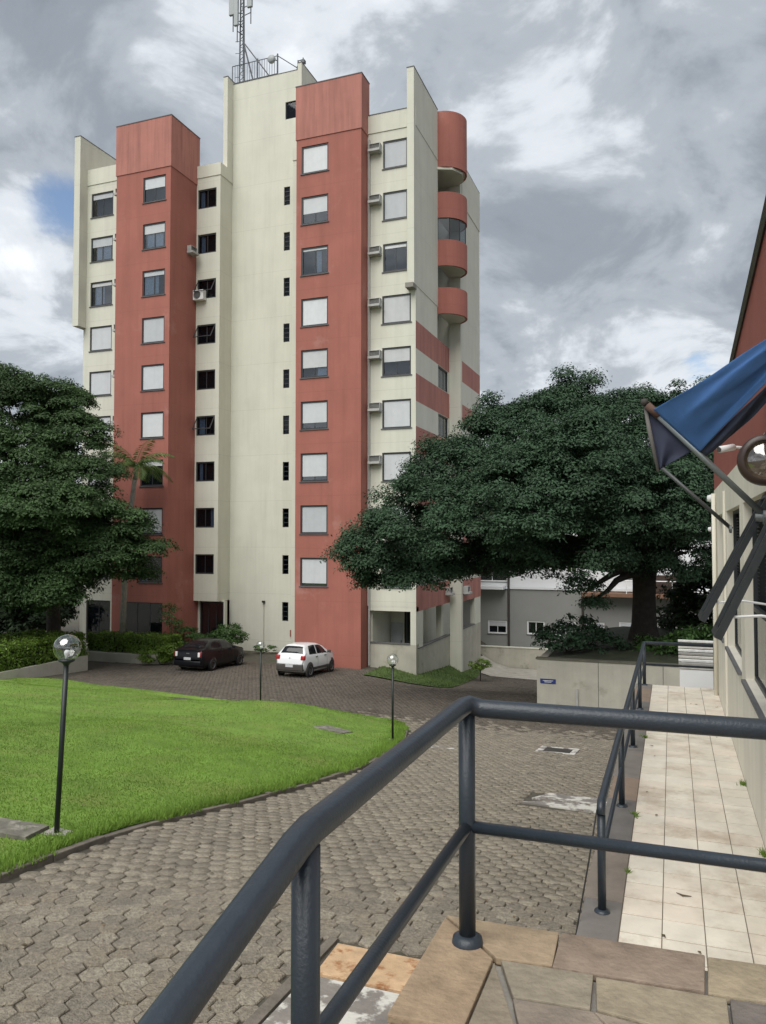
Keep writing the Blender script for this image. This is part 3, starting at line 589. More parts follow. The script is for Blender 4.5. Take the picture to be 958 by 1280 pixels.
bx('column', cream, -13.4, -13.05, 45.2, 45.6, -5.4, -1.96)
dr = MB().box(-15.25, -14.55, 42.34, 42.4, -5.4, -3.2).obj('door', mat('door_grey', (0.45, 0.48, 0.50), .6), tw); MB().box(-14.65, -14.6, 42.30, 42.34, -4.4, -4.2).obj('handle', frame_m, dr)
window(tw, 'Y', 42.32, -14.35, -13.85, -4.3, -2.5, panes=1, sill=False); bx('notice_board', dark_m, -14.45, -13.8, 42.385, 42.41, -4.35, -2.45)
# left strip beside the stair tower
h = [(-27.66, -26.32, a, b) for a, b in rows(23.53, 1.22)]
facade(tw, 'Y', 41.02, -27.75, -26.04, -2.2, 24.3, h, .25, CD)
bx('wall', cream, -27.75, -26.04, 41.272, 46, -2.2, 24.3); bx('parapet', cream, -27.71, -26.0, 40.98, 45, 24.28, 25.05)
for k, hh in enumerate(h): window(tw, 'Y', 41.02, *hh, shut=0, curtain=[(.05, .3), (.1, .35), None, None, None, (.05, .4), (.1, .3), (.8, .95), None][k], sill=False, awning=k in (2, 3, 5), gm=glass_d)
facade(tw, 'Y', 41.5, -27.75, -25.8, -5.6, -2.2, [(-27.6, -25.9, -5.2, -2.26)], .25, CD); window(tw, 'Y', 41.5, -27.6, -25.9, -5.2, -2.26, panes=3, sill=False)
bx('wall', cream, -21.0, -19.42, 41.02, 46, -5.6, 24.3); bx('parapet', cream, -21.02, -19.44, 40.98, 45, 24.28, 25.05)
# stair tower
h = [(-22.34, -21.92, a, b) for a, b in rows(23.48, 1.15, 10)]+[(-22.27, -21.5, 27.75, 28.85)]
facade(tw, 'Y', 42.41, -26.04, -21.3, -5.6, 30.75, h, .25, CD); bx('wall', cream, -26.04, -21.3, 42.662, 50, -5.6, 30.7)
for k, hh in enumerate(h):
    w = window(tw, 'Y', 42.41, *hh, panes=1, sill=False, fw=.035, gm=glass_d)
    if k < 10:
        for q in range(1, 4): link('louvre', wmesh('louvre', lambda: MB().box(.03, .39, .05, .075, -.02, .02).mesh('louvre', frame_m)), w, (0, 0, 1.15*q/4))
bx('fin', cream, -26.32, -26.02, 41.75, 50, 24.3, 30.92); bx('fin', cream, -21.32, -21.05, 42.2, 50, 24.3, 31.02)
bx('coping', coping, -26.34, -26.0, 41.73, 50, 30.92, 30.96); bx('coping', coping, -21.34, -21.03, 42.18, 50, 31.02, 31.06); bx('coping', coping, -26.0, -21.34, 42.39, 42.8, 30.75, 30.78)
# left cream bay
h = [(-34.44, -32.74, a, b) for a, b in rows(23.6, 1.55)]
gl = (-34.45, -32.6, -4.9, -2.2)
facade(tw, 'Y', 39.26, -34.95, -31.7, -5.6, 24.2, h+[gl], .25, CD); bx('wall', cream, -34.95, -31.7, 39.512, 46, -5.6, 24.2); bx('parapet', cream, -34.9, -31.66, 39.22, 45, 24.18, 25.2)
sh = [.22, .38, .15, 1, 1, 1, 1, 0, 0]; cu = [None, (.2, .9), (.1, .6), None, None, None, None, (.3, .8), (.1, .6)]
for hh, s, c in zip(h, sh, cu): window(tw, 'Y', 39.26, *hh, shut=s, curtain=c)
window(tw, 'Y', 39.26, *gl, panes=2, sill=False)
bx('fin', cream, -35.2, -34.75, 38.55, 46, 15.0, 27.1); bx('coping', coping, -35.22, -34.73, 38.53, 46, 27.1, 27.14)
bx('conduit', mat('conduit_grey', (.35, .33, .28), .7), -23.6, -23.57, 42.37, 42.41, -5.2, -2.3); bx('flood_lamp', frame_m, -23.66, -23.5, 42.25, 42.41, -2.3, -2.18)
bx('meter_box', mat('meter_red', (.28, .10, .07), .8), -21.75, -21.45, 42.3, 42.41, -4.3, -3.9); bx('downpipe', acw, -15.42, -15.33, 39.16, 39.25, -5.2, 23.6)
# ------------------------------------------------------------------ air conditioners
def make_ac():
    t = thing('air_conditioner', 'x', 'air conditioner')
    m = MB(); m.box(-.02, .66, -.42, 0, 0, .13); m.box(0, .64, -.30, 0, .44, .47); m.box(0, .03, -.3, 0, .12, .44); m.box(.61, .64, -.3, 0, .12, .44); m.box(.03, .61, -.04, 0, .12, .44)
    me = m.mesh('casing', acw, bevel=.008); link('casing', me, t)
    g = MB(); g.box(.04, .60, -.24, -.05, .13, .43); link('grille', g.mesh('grille', acd), t)
    sl_ = MB().box(.05, .59, -.262, -.245, 0, .012).mesh('slat', acw)
    for k in range(4): link('slat', sl_, t, (0, 0, .17+k*.065))
    b = MB(); b.box(.06, .1, -.3, 0, -.05, 0); b.box(.54, .58, -.3, 0, -.05, 0); link('bracket', b.mesh('bracket', acw), t)
    return t
ac0 = make_ac(); ordn = ['topmost', 'second from top', 'third from top', 'fourth from top', 'fifth from top', 'sixth from top', 'seventh from top', 'eighth from top', 'ninth from top']
first = True
for col_, (x, n, desc, w_) in enumerate(((-15.32, 8, 'in the column right of the right terracotta strip', 0), (-32.35, 6, 'in the column left of the left terracotta strip', 0))):
    for k in range(n):
        o = ac0 if first else copy_tree(ac0); first = False
        o.location = (x, 39.25, 23.42-FH*k-.62+(0 if col_ == 0 else .25)); o['label'] = 'boxed air conditioner '+desc+', '+ordn[k]; o['group'] = 'air conditioners on the tower'
o = copy_tree(ac0); o.location = (-27.74, 40.0, 19.2); o.rotation_euler = (0, 0, math.pi/2); o['label'] = 'lone air conditioner on the side of the left terracotta column'; o['group'] = 'air conditioners on the tower'
o = copy_tree(ac0); o.location = (-12.72, 44.9, -1.75); o.rotation_euler = (0, 0, math.pi/2); o['label'] = 'air conditioner on the red band by the pier near the tree'; o['group'] = 'air conditioners on the tower'
o = copy_tree(ac0); o.location = (-11.99, 46.3, -1.75); o.rotation_euler = (0, 0, math.pi/2); o['label'] = 'air conditioner on the rear red band just behind the pier'; o['group'] = 'air conditioners on the tower'
t = thing('condenser_unit', 'white outdoor condenser with round fan hung under the narrow window strip', 'air conditioner', (-27.72, 40.62, 16.45))
m = MB(); m.box(-27.72, -26.98, 40.62, 40.98, 16.45, 17.05); m.obj('casing', white_m, t, bevel=.015)
m = MB(); m.lathe([(.23, -.012), (.25, -.012), (.25, 0), (.23, 0), (.23, -.012)], (-27.42, 40.615, 16.75), 20, 'y'); m.obj('fan_ring', acd, t)
m = MB(); m.lathe([(0, -.004), (.22, -.004), (.22, 0)], (-27.42, 40.618, 16.75), 20, 'y'); m.obj('fan_grille', acd, t)
# ------------------------------------------------------------------ roof antenna and railing
an = thing('antenna_mast', 'steel lattice mast with panel antennas on the stair tower roof', 'antenna', (-26.0, 43.5, 31.0)); steel = mat('galvanised_steel', (.10, .11, .12), .5, .2, metal=.3); AX, AY = -26.05, 43.5
panel_m = mat('antenna_panel', (.34, .37, .37), .5, .08)
m = MB()
for dx, dy in ((-.2, 0), (.2, 0), (0, .3)): m.tube([(AX+dx, AY+dy, 31), (AX+dx*.75, AY+dy*.5, 34.3), (AX+dx*.5, AY+dy*.5, 38.6)], .05, 6)
for k in range(16):
    z = 31.2+k*.46; s = .19-.006*k; m.tube([(AX-s, AY, z), (AX+s, AY, z+.23)], .022, 5); m.tube([(AX+s, AY, z+.23), (AX-s, AY, z+.46)], .022, 5)
m.obj('mast', steel, an)
m = MB(); m.tube([(AX+.1, AY, 34.2), (AX+.85, AY+.3, 31)], .05, 6); m.obj('stay', steel, an)
m = MB(); m.tube([(AX+.1, AY, 34.2), (AX+2.4, AY+.2, 31)], .045, 6); m.obj('stay', steel, an)
m = MB(); 
for z in (31.9, 32.7, 33.5, 34.3): m.tube([(AX-.5, AY, z+.06), (AX-.15, AY, z)], .018, 5)
m.obj('climbing_pegs', steel, an)
for (dx, dy, z0, z1, w) in ((-.62, -.25, 36.0, 38.7, .40), (.62, -.1, 36.35, 38.9, .36), (-.2, -.42, 35.1, 38.4, .30)):
    MB().box(AX+dx-w/2, AX+dx+w/2, AY+dy-.09, AY+dy+.09, z0, z1).obj('panel_antenna', panel_m, an, bevel=.03)
    m = MB(); m.tube([(AX+dx, AY+dy+.14, z0-1.0), (AX+dx, AY+dy+.14, z1)], .035, 6); m.tube([(AX+dx, AY+dy+.14, z0+.3), (AX, AY, z0+.15)], .03, 5); m.tube([(AX+dx, AY+dy+.14, z0-.25), (AX, AY, z0-.4)], .03, 5); m.obj('bracket', steel, an)
rr_ = thing('roof_railing', 'light steel bar railing along the stair tower roof edge', 'railing', (-25, 42.9, 31.0))
m = MB(); m.tube([(-26.4, 42.9, 31), (-26.4, 42.9, 32.3), (-23.1, 42.9, 32.3), (-22.5, 44.5, 32.3)], .03, 6); m.tube([(-26.4, 42.9, 31.15), (-23.1, 42.9, 31.15)], .025, 6); m.obj('rail', steel, rr_)
barm = MB(); barm.tube([(0, 0, 0), (0, 0, 1.15)], .016, 5); barmesh = barm.mesh('baluster', steel)
for k in range(19): link('baluster', barmesh, rr_, (-1.4+k*.18+.02, 0, .13))
for x, y in ((-24.55, 42.9), (-23.1, 42.9), (-22.5, 44.5)): m = MB(); m.tube([(x, y, 31), (x, y, 32.42)], .05, 6); m.obj('post', steel, rr_)
t = thing('dish_antenna', 'small drum dish antenna on the roof railing', 'antenna', (-23.35, 42.7, 31.9))
m = MB(); m.lathe([(0, -.16), (.2, -.16), (.26, -.1), (.26, .04), (.2, .1), (0, .12)], (-23.4, 42.7, 32.0), 16, 'y'); m.obj('drum', panel_m, t, True); m = MB(); m.tube([(-23.4, 42.75, 32.0), (-23.1, 42.9, 32.0)], .03, 6); m.obj('arm', steel, t)
t = thing('roof_sensor', 'small camera bracket on the stair tower roof right of the railing', 'sensor', (-21.6, 43, 31.0))
m = MB(); m.tube([(-21.7, 43, 31), (-21.7, 43, 31.75)], .04, 6); m.tube([(-21.35, 43, 31), (-21.35, 43, 31.85)], .03, 6); m.tube([(-21.7, 43, 31.7), (-21.3, 43, 31.75)], .03, 6); m.obj('frame', steel, t); MB().box(-21.45, -21.2, 42.85, 43.1, 31.45, 31.65).obj('sensor_head', steel, t)
# ------------------------------------------------------------------ building on the right
rbd = thing('side_building', 'cream and red low building with open metal windows beside the walkway', 'building', (0.83, 10, WZ))
wallr = mat('cream_smooth', (0.76, 0.72, 0.61), 0.8, 0.07, 0.9, 0.08, 30, streak=0.15)
BX = 0.83; holes = [(5.9, 10.55, -0.12, 2.05), (11.1, 13.7, -0.12, 2.05), (14.4, 16.3, -0.12, 2.05)]
facade(rbd, 'x', BX, 3.3, 17.35, WZ-.05, 2.60, holes, .14, [wallr, dark_m], cap=False)
m = MB(); P_ = [(BX+.002, 3.3, 2.60), (BX+.002, 17.35, 2.60), (BX+.002, 17.35, 3.50), (BX+.002, 3.3, 4.85)]
for q in (P_, [(x+6, y, z) for x, y, z in P_]): m.poly(q)
for i in range(4): a, b = P_[i], P_[(i+1) % 4]; m.poly([a, b, (b[0]+6, b[1], b[2]), (a[0]+6, a[1], a[2])])
m.obj('upper_wall', mat('dark_red_render', (0.30, 0.085, 0.065), 0.85, 0.1, 1.0, 0.1, 30), rbd)
m = MB(); m.tube([(BX-.02, 3.25, 4.86), (BX-.02, 17.4, 3.51)], .035, 4); m.obj('roof_edge', coping, rbd)
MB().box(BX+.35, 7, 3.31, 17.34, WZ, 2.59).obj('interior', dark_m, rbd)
MB().box(BX+.14, 6.5, 3.3, 3.5, WZ, 2.6).obj('wall', wallr, rbd); MB().box(BX+.14, 6.5, 17.15, 17.35, -5, 2.6).obj('wall', wallr, rbd); MB().box(BX+.002, 6.5, 3.5, 17.2, -5, WZ-.05).obj('base_wall', creamlow, rbd)
MB().box(BX-.03, BX, 14.0, 14.25, WZ, 2.4).obj('pilaster', wallr, rbd)
m = MB(); m.tube([(BX-.05, 16.6, WZ), (BX-.05, 16.6, 2.5)], .04, 8); m.obj('downpipe', wallr, rbd, True)
sillm = mat('slate_sill', (0.13, 0.13, 0.135), 0.6, 0.25, 4)
for a, b, c, e in holes:
    MB().box(BX-.05, BX+.14, a-.02, b+.02, c-.04, c-.002).obj('sill', sillm, rbd)
    n = max(2, int((b-a)/1.3)); w = (b-a)/n
    win = MB(); win.box(BX+.10, BX+.15, a, b, c, c+.05); win.box(BX+.10, BX+.15, a, b, e-.05, e); win.box(BX+.10, BX+.15, a, b, .72, .78)
    for k in range(n+1): y = a+w*k; win.box(BX+.10, BX+.15, max(a, y-.03), min(b, y+.03), c+.05, e-.05)
    win = win.obj('window', frame_m, rbd)
    for k in range(n): MB().box(BX+.12, BX+.126, a+w*k+.03, a+w*(k+1)-.03, c+.05, .72).obj('pane', glass, win)
    slat = MB().box(-.012, .012, -(b-a)/2+.04, (b-a)/2-.04, -.002, .002).mesh('blind_slat', mat('blind_grey', (.10, .105, .11), .6))
    k = 0; z = c+.08
    while z < e-.06: o = link('blind_slat', slat, win, (BX+.24-BX, (a+b)/2-10, z-WZ), (0, R(35), 0)); z += .05
def sash(y0, y1, L_=1.32, ang=25):
    a = R(ang); t = MB(); s_, c_ = math.sin(a), math.cos(a)
    def tr(b): return [(BX+.05-(d*s_)-(e*c_), y, 2.03-d*c_+e*s_) for y, e, d in b]
    for (ya, yb, d0, d1) in ((y0, y0+.055, 0, L_), (y1-.055, y1, 0, L_), (y0+.055, y1-.055, 0, .055), (y0+.055, y1-.055, L_-.06, L_)):
        b = MB(); b.box(ya, yb, -.028, .028, d0, d1); b.v = tr(b.v); o0 = len(t.v); t.v += b.v; t.f += [tuple(i+o0 for i in f) for f in b.f]; t.m += b.m
    o = t.obj('open_sash', mat('sash_metal', (0.030, 0.034, 0.037), .4, .25, 9), rbd)
    g = MB(); g.box(y0+.05, y1-.05, -.004, .004, .05, L_-.05); g.v = tr(g.v); g.obj('pane', glassmat('sash_glass', (.25, .28, .3), 1.2), o)
    g = MB(); g.tube([(BX+.08, y0+.03, .98), (BX-.2, y0+.03, 1.02), (BX-.45, y0+.03, 1.0)], .012, 6); g.obj('stay', white_m, o)
sash(6.5, 6.98); sash(8.0, 8.55, 1.36, 27)
setp(MB().box(BX+.112, BX+.118, 8.1, 8.35, 0.32, 0.72).obj('notice', white_m), 'white paper notice stuck inside the near window of the low building', 'notice')
# flags, poles, lamp and cameras on the right wall
steelg = mat('pole_steel', (.20, .22, .22), .45, .15, metal=.4)
fl = thing('flagpole', 'steel flagpole with blue flag slanting out of the low building wall', 'flagpole', (0.83, 8.0, 1.80))
m = MB(); m.tube([(0.83, 8, 1.80), (-0.14, 8, 2.84)], .030, 14); m.obj('pole', steelg, fl, True)
m = MB(); m.tube([(-.10, 8, 2.80), (-.21, 8, 2.915)], .038, 12); m.obj('sleeve', mat('brown_tape', (.10, .055, .04), .8), fl, True)
m = MB(); m.lathe([(0, -.035), (.03, -.03), (.037, 0), (.03, .03), (0, .035)], (-.235, 8, 2.945), 14); m.obj('finial', iron, fl, True)
m = MB(); m.lathe([(0, 0), (.07, 0), (.07, -.03), (.04, -.04), (.04, -.1)], (.83, 8, 1.80), 14, 'x'); m.obj('mount', steelg, fl)
def sheet(name, fn, mt, parent, nu=26, nv=16, th=.003):
    V = []; F = []
    for i in range(nu+1):
        for j in range(nv+1): V.append(fn(i/nu, j/nv))
    for i in range(nu):
        for j in range(nv): a = i*(nv+1)+j; F.append((a, a+1, a+nv+2, a+nv+1))
    T = parent.matrix_basis.translation; me = bpy.data.meshes.new(name); me.from_pydata([tuple(Vector(v)-T) for v in V], [], F); me.materials.append(mt)
    me.polygons.foreach_set('use_smooth', [True]*len(F)); o = link(name, me, parent); md = o.modifiers.new('cloth', 'SOLIDIFY'); md.thickness = th; return o
def lerp3(a, b, t): return Vector(a)*(1-t)+Vector(b)*t
blue = mat('flag_blue', (0.075, 0.19, 0.47), 0.7, 0.10, 5, 0.25, 300, trans=0.12); navy_shaded = mat('flag_navy_shaded', (0.035, 0.042, 0.075), 0.8, 0.2, 6)  # second cloth colour: shade of the flag's underside painted in as dark navy
def f1(u, v):   # u: along the pole -> free side, v: top edge -> fold
    a = lerp3((-0.16, 7.97, 2.86), (0.26, 7.97, 2.43), v); b = lerp3((0.98, 6.75, 3.33), (0.95, 6.95, 3.08), v); p = lerp3(a, b, u)
    w = math.sin(u*3.1416); p += Vector((.05*math.sin(v*9+u*3)+.016*math.sin(v*23+u*7), -.05, .035*math.sin(v*8.5+u*2.5)+.012*math.sin(v*19-u*6)))*w*.6 - Vector((0, 0, .05*w*(1-v)*.3)); return p
sheet('flag', f1, blue, fl, 50, 40)
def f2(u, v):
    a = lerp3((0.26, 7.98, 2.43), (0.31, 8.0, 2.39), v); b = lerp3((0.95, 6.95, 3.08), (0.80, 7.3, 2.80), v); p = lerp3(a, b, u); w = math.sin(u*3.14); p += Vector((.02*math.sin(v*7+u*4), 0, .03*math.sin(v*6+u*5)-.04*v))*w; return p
sheet('flag_underside', f2, navy_shaded, fl)
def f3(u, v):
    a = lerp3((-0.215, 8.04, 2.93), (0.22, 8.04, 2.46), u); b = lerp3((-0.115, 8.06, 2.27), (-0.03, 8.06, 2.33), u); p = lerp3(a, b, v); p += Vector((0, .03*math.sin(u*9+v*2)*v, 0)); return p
sheet('flag_corner', f3, navy_shaded, fl)
m = MB(); m.tube([(-0.235, 8.03, 2.93), (-0.19, 8.04, 2.65), (-0.115, 8.05, 2.26)], [.018, .024, .016], 6); m.obj('flag_hem', mat('hem_cloth', (.16, .15, .14), .9), fl, True)
f2_ = thing('flagpole', 'thin dark bare flagpole on the low building behind the blue flag', 'flagpole', (0.83, 12.5, 1.75)); m = MB(); m.tube([(.83, 12.5, 1.75), (-.2, 12.5, 2.75)], .028, 12); m.obj('pole', mat('pole_dark', (.06, .065, .065), .5), f2_, True)
m = MB(); m.lathe([(0, 0), (.06, 0), (.06, -.03), (.03, -.04)], (.83, 12.5, 1.75), 12, 'x'); m.obj('mount', steelg, f2_)
lp = thing('round_lamp', 'round glass wall lamp with dark brown rim above the open windows', 'lamp', (0.83, 7.3, 2.27)); lc = (0.745, 7.22, 2.265)
m = MB(); m.lathe([(.165, -.05), (.205, -.05), (.215, -.02), (.215, .05), (.19, .08), (.165, .06), (.165, -.05)], lc, 36, 'y'); m.obj('rim', mat('rim_brown', (.045, .026, .02), .35, .2), lp, True)
m = MB(); m.lathe([(0, .0), (.10, .0), (.165, -.02)], (lc[0], lc[1]+.04, lc[2]), 30, 'y'); m.obj('reflector', mat('reflector', (.16, .11, .08), .2, .3, 12, metal=.5), lp, True)
m = MB(); m.lathe([(0, -.075), (.07, -.066), (.13, -.045), (.166, -.01)], lc, 30, 'y'); m.obj('lens', globe_g, lp, True)
m = MB(); m.tube([(.745, 7.30, 2.45), (.80, 7.32, 2.55), (.83, 7.34, 2.56)], .02, 8); m.obj('bracket', iron, lp, True)
sc_ = thing('security_camera', 'white bullet security camera with round base on the red wall behind the flag', 'camera', (.83, 9.9, 2.66)); m = MB(); m.tube([(.52, 9.6, 2.62), (.68, 9.75, 2.66)], .038, 12); m.obj('body', white_m, sc_, True)
m = MB(); m.tube([(.515, 9.595, 2.62), (.52, 9.6, 2.62)], .03, 12); m.obj('lens', iron, sc_); m = MB(); m.tube([(.68, 9.75, 2.66), (.76, 9.82, 2.66), (.83, 9.85, 2.64)], .016, 8); m.obj('arm', white_m, sc_, True); m = MB(); m.lathe([(0, -.09), (.05, -.08), (.075, -.04), (.08, 0)], (.83, 9.45, 2.58), 16, 'x'); m.obj('junction_box', white_m, sc_, True)
wl = thing('wall_light', 'small white wall light at the far end of the low building', 'lamp', (.83, 16.9, 2.42)); m = MB(); m.lathe([(0, -.16), (.06, -.15), (.08, -.08), (.07, 0)], (.83, 16.9, 2.42), 14, 'x'); m.obj('shade', white_m, wl, True)
al = thing('alarm_box', 'small dark red siren on the far end of the low building', 'alarm', (.83, 16.9, 1.80)); MB().box(.74, .83, 16.85, 17.0, 1.70, 1.9).obj('body', mat('siren_red', (.12, .04, .03), .5), al, bevel=.01); m = MB(); m.lathe([(0, -.06), (.04, -.05), (.05, 0)], (.74, 16.92, 1.8), 10, 'x'); m.obj('beacon', white_m, al, True)
# white topped meter shelter beyond the walkway end
sb = thing('low_shelter', 'low shelter with white fascia and grey slatted roof beyond the walkway end', 'shelter', (.6, 20.5, -3.9))
MB().box(.14, 1.6, 20.05, 20.12, -1.97, -1.52).obj('fascia', white_m, sb); MB().box(.2, 1.6, 20.3, 21.9, -4.2, -1.6).obj('wall', creamlow, sb)
for k in range(9): MB().box(.12, 1.62, 20.04+.24*k, 20.04+.24*k+.19, -1.50+.05*k, -1.46+.05*k).obj('roof_slat', mat('slat_grey%d' % (k % 3), [(.45, .43, .39), (.25, .24, .22), (.6, .59, .56)][k % 3], .8, .35, 4), sb)
# ------------------------------------------------------------------ retaining wall
rw = thing('retaining_wall', 'cream stained retaining wall of the raised bed under the big tree', 'wall', (-1.5, 30.2, -4.9))
xs = [-4.9, -2.62, -0.35, 1.9, 4.2]
for a, b in zip(xs, xs[1:]):
    MB().box(a+.012, b-.012, 30.0, 30.3, -5.6, -2.98).obj('panel', creamlow, rw)
MB().box(-4.93, 4.2, 29.97, 30.33, -2.98, -2.92).obj('coping', mat('mossy_coping', (.12, .115, .085), .9, .3, 3), rw); MB().box(-4.88, -4.6, 30.31, 40, -6.5, -2.98).obj('side_panel', creamlow, rw); MB().box(-4.8, 4.1, 30.05, 30.25, -5.6, -3.0).obj('core', conc, rw)
MB().box(-3.42, -3.36, 29.9, 29.99, -5, -4.0).obj('pipe', acw, rw)
sg = thing('street_sign', 'small blue plate with white lettering on the retaining wall', 'sign', (-4.45, 29.98, -3.75)); MB().box(-4.76, -4.18, 29.972, 29.992, -3.87, -3.70).obj('plate', mat('sign_blue', (.02, .035, .16), .5), sg)
for x0, x1, z in ((-4.66, -4.28, -3.765), (-4.60, -4.34, -3.815)): MB().box(x0, x1, 29.966, 29.971, z-.009, z+.009).obj('lettering', white_m, sg)
dirt = mat('bed_soil', (.035, .042, .02), .95, .4, 2, .5, 20)
bed = MB(); n = 12; P = {}
for i in range(n+1):
    for j in range(n+1): x = -4.62+14*i/n; y = 30.26+13*j/n; P[i, j] = (x, y, -3.0+.32*ss(0, 3, y-30.2)*ss(0, 2.5, x+4.7)+random.uniform(-.03, .03)-max(0,y-40)*.5)
for i in range(n):
    for j in range(n): bed.poly([P[i, j], P[i+1, j], P[i+1, j+1], P[i, j+1]])
structure(bed.obj('planting_bed', dirt, None, True))
# ------------------------------------------------------------------ lamps on the lawn
def lamp(label, x, y, tilt, h=2.32):
    z = float(lawnZ(x, y)) if x < xr(min(y, 27)) else gz(x, y)
    t = thing('garden_lamp', label, 'lamp', (x, y, z-.02), 0, 'globe lamps on the lawn'); t.rotation_euler = tilt
    m = MB(); m.tube([(0, 0, 0), (0, 0, h-.30)], .030, 12); link('post', m.mesh('post', post_m, True), t)
    m = MB(); m.lathe([(.03, h-.34), (.05, h-.31), (.09, h-.29), (.095, h-.27), (.0, h-.265)], n=18); link('collar', m.mesh('collar', post_m, True), t)
    pr = [(.155*math.sin(a), h-.135-.155*math.cos(a)) for a in np.linspace(.55, math.pi, 22)]
    m = MB(); m.lathe(pr, n=32); link('globe', m.mesh('globe', globe_g, True), t)
    m = MB(); m.lathe([(0, h-.27), (.018, h-.265), (.02, h-.235), (.032, h-.205), (.033, h-.185), (.02, h-.165), (0, h-.16)], n=16); link('bulb', m.mesh('bulb', white_m, True), t)
    m = MB(); m.prism([(-.14, -.12), (.14, -.12), (.14, .12), (-.14, .12)], (-.05, .03)); link('footing', m.mesh('footing', conc, bevel=.01), t)
lamp('nearest garden lamp with clear globe on a leaning black post', -6.72, 7.22, (0, R(3.2), 0), 2.30)
lamp('middle garden lamp with clear globe at the lawn tip by the driveway', -6.98, 19.5, (0, 0, 0), 2.28)
lamp('farthest garden lamp with clear globe between the two parked cars', -13.75, 24.5, (0, 0, 0), 2.25)
# ------------------------------------------------------------------ cars
def spl(xs, ys, x): # smooth interpolation
    xs = np.array(xs, float); ys = np.array(ys, float); d = np.gradient(ys, xs); d[0] = 0 if False else d[0]
    i = int(np.clip(np.searchsorted(xs, x)-1, 0, len(xs)-2)); h = xs[i+1]-xs[i]; t = (x-xs[i])/h
    sl0 = (ys[1:]-ys[:-1])/(xs[1:]-xs[:-1]); m0 = 0 if i > 0 and sl0[i-1]*sl0[i] <= 0 else (min(abs(sl0[max(i-1, 0)]), abs(sl0[i]))*np.sign(sl0[i])); m1 = 0 if i < len(sl0)-1 and sl0[i+1]*sl0[i] <= 0 else (min(abs(sl0[min(i+1, len(sl0)-1)]), abs(sl0[i]))*np.sign(sl0[i]))
    return (2*t**3-3*t*t+1)*ys[i]+(t**3-2*t*t+t)*h*m0+(-2*t**3+3*t*t)*ys[i+1]+(t**3-t*t)*h*m1
def car(name, label, cat, loc, rot, K):
    t = thing(name, label, cat, loc); t.rotation_euler = rot; L_, W = K['L'], K['W']
    top = lambda y: spl(*zip(*K['top']), y); belt = lambda y: min(spl(*zip(*K['belt']), y), top(y)-.02); wid = lambda y: W*spl(*zip(*K['wid']), y); bot = lambda y: spl([0, .12, .5, L_-.5, L_-.12, L_], [.36, .26, .20, .20, .24, .36], y)
    def ring(y):
        w = wid(y); zb, ze, zt = bot(y), belt(y), top(y); g = max(0, min(1, (zt-ze)/.45)); wr = w*(1-.27*g)-.03*g
        return [(0, zb), (w*.86, zb), (w*.97, zb+.10), (w, zb+.26), (w*1.0, (zb+ze)/2+.1), (w*.975, ze-.05), (w*.955, ze), (w*.95*(1-g*.08), ze+(zt-ze)*.22), (wr+.03, ze+(zt-ze)*.72), (wr*.93, zt-.035*g-.006), (wr*.7, zt-.008*g), (0, zt+.004)]
    NP = 12
    ys = np.concatenate([np.linspace(0, .25, 7), np.linspace(.25, L_-.25, 46)[1:], np.linspace(L_-.25, L_, 7)[1:]])
    m = MB(); idx = []
    for y in ys:
        r = ring(float(y)); full = [(x, float(y), z) for x, z in r]+[(-x, float(y), z) for x, z in r[-2:0:-1]]; idx.append(len(m.v)); m.v += full
    n = 2*NP-2
    for a, b in zip(idx, idx[1:]):
        for k in range(n): k2 = (k+1) % n; m.f.append((a+k, a+k2, b+k2, b+k)); m.m.append(0)
    m.f.append(tuple(idx[0]+k for k in range(n))); m.m.append(0); m.f.append(tuple(idx[-1]+k for k in range(n))[::-1]); m.m.append(0)
    body = link('body', m.mesh('body', K['paint'], True), t)
    # side windows: patch of the ring surface between belt and roof
    def rp(y, s): # s in ring index units
        r = ring(y); i = min(int(s), NP-2); f = s-i; return np.array([r[i][0]*(1-f)+r[i+1][0]*f, y, r[i][1]*(1-f)+r[i+1][1]*f])
    def patchm(nm, corners, mt, side, off=.006, nu=8, nv=5, par=None):
        # corners: (y,s) bl, br, tr, tl
        m = MB(); V = []
        for i in range(nu+1):
            for j in range(nv+1):
                u, v = i/nu, j/nv; c = [(1-u)*(1-v), u*(1-v), u*v, (1-u)*v]; y = sum(a*b[0] for a, b in zip(c, corners)); s = sum(a*b[1] for a, b in zip(c, corners))
                p = rp(y, s); e = 1e-3; du = rp(y+e, s)-rp(y-e, s); dv = rp(y, min(s+.05, 10.99))-rp(y, s-.05); nn = np.cross(du, dv); nn /= (np.linalg.norm(nn)+1e-9)
                if nn[0] < -0.01 and nn[2] < 0.5: nn = -nn
                if nn[2] < -.2: nn = -nn
                p = p+nn*off; V.append((p[0]*side, p[1], p[2]))
        m.v = V
        for i in range(nu):
            for j in range(nv): a = i*(nv+1)+j; m.f.append((a, a+1, a+nv+2, a+nv+1)); m.m.append(0)
        return link(nm, m.mesh(nm, mt, True), par or t)
    for q in K['side']: 
        for sd_ in (1, -1): patchm('side_window', q, K['glass'], sd_)
    for key, nm in (('rearg', 'rear_window'), ('frontg', 'windscreen')):
        y0, y1 = K[key]; m = MB(); V = []; nu, nv = 16, 8
        for i in range(nu+1):
            for j in range(nv+1):
                u = i/nu*2-1; y = y0+(y1-y0)*j/nv; r = ring(y); hw = r[9][0]*.93-.02; s = abs(u); x = u*hw; z = r[10][1]+.012 if s < .6 else r[10][1]+.012-(s-.6)*.06; V.append((x, y-.012*(1 if key == 'rearg' else -1), z+.006))
        m.v = V
        for i in range(nu):
            for j in range(nv): a = i*(nv+1)+j; m.f.append((a, a+1, a+nv+2, a+nv+1)); m.m.append(0)
        link(nm, m.mesh(nm, K['glass'], True), t)
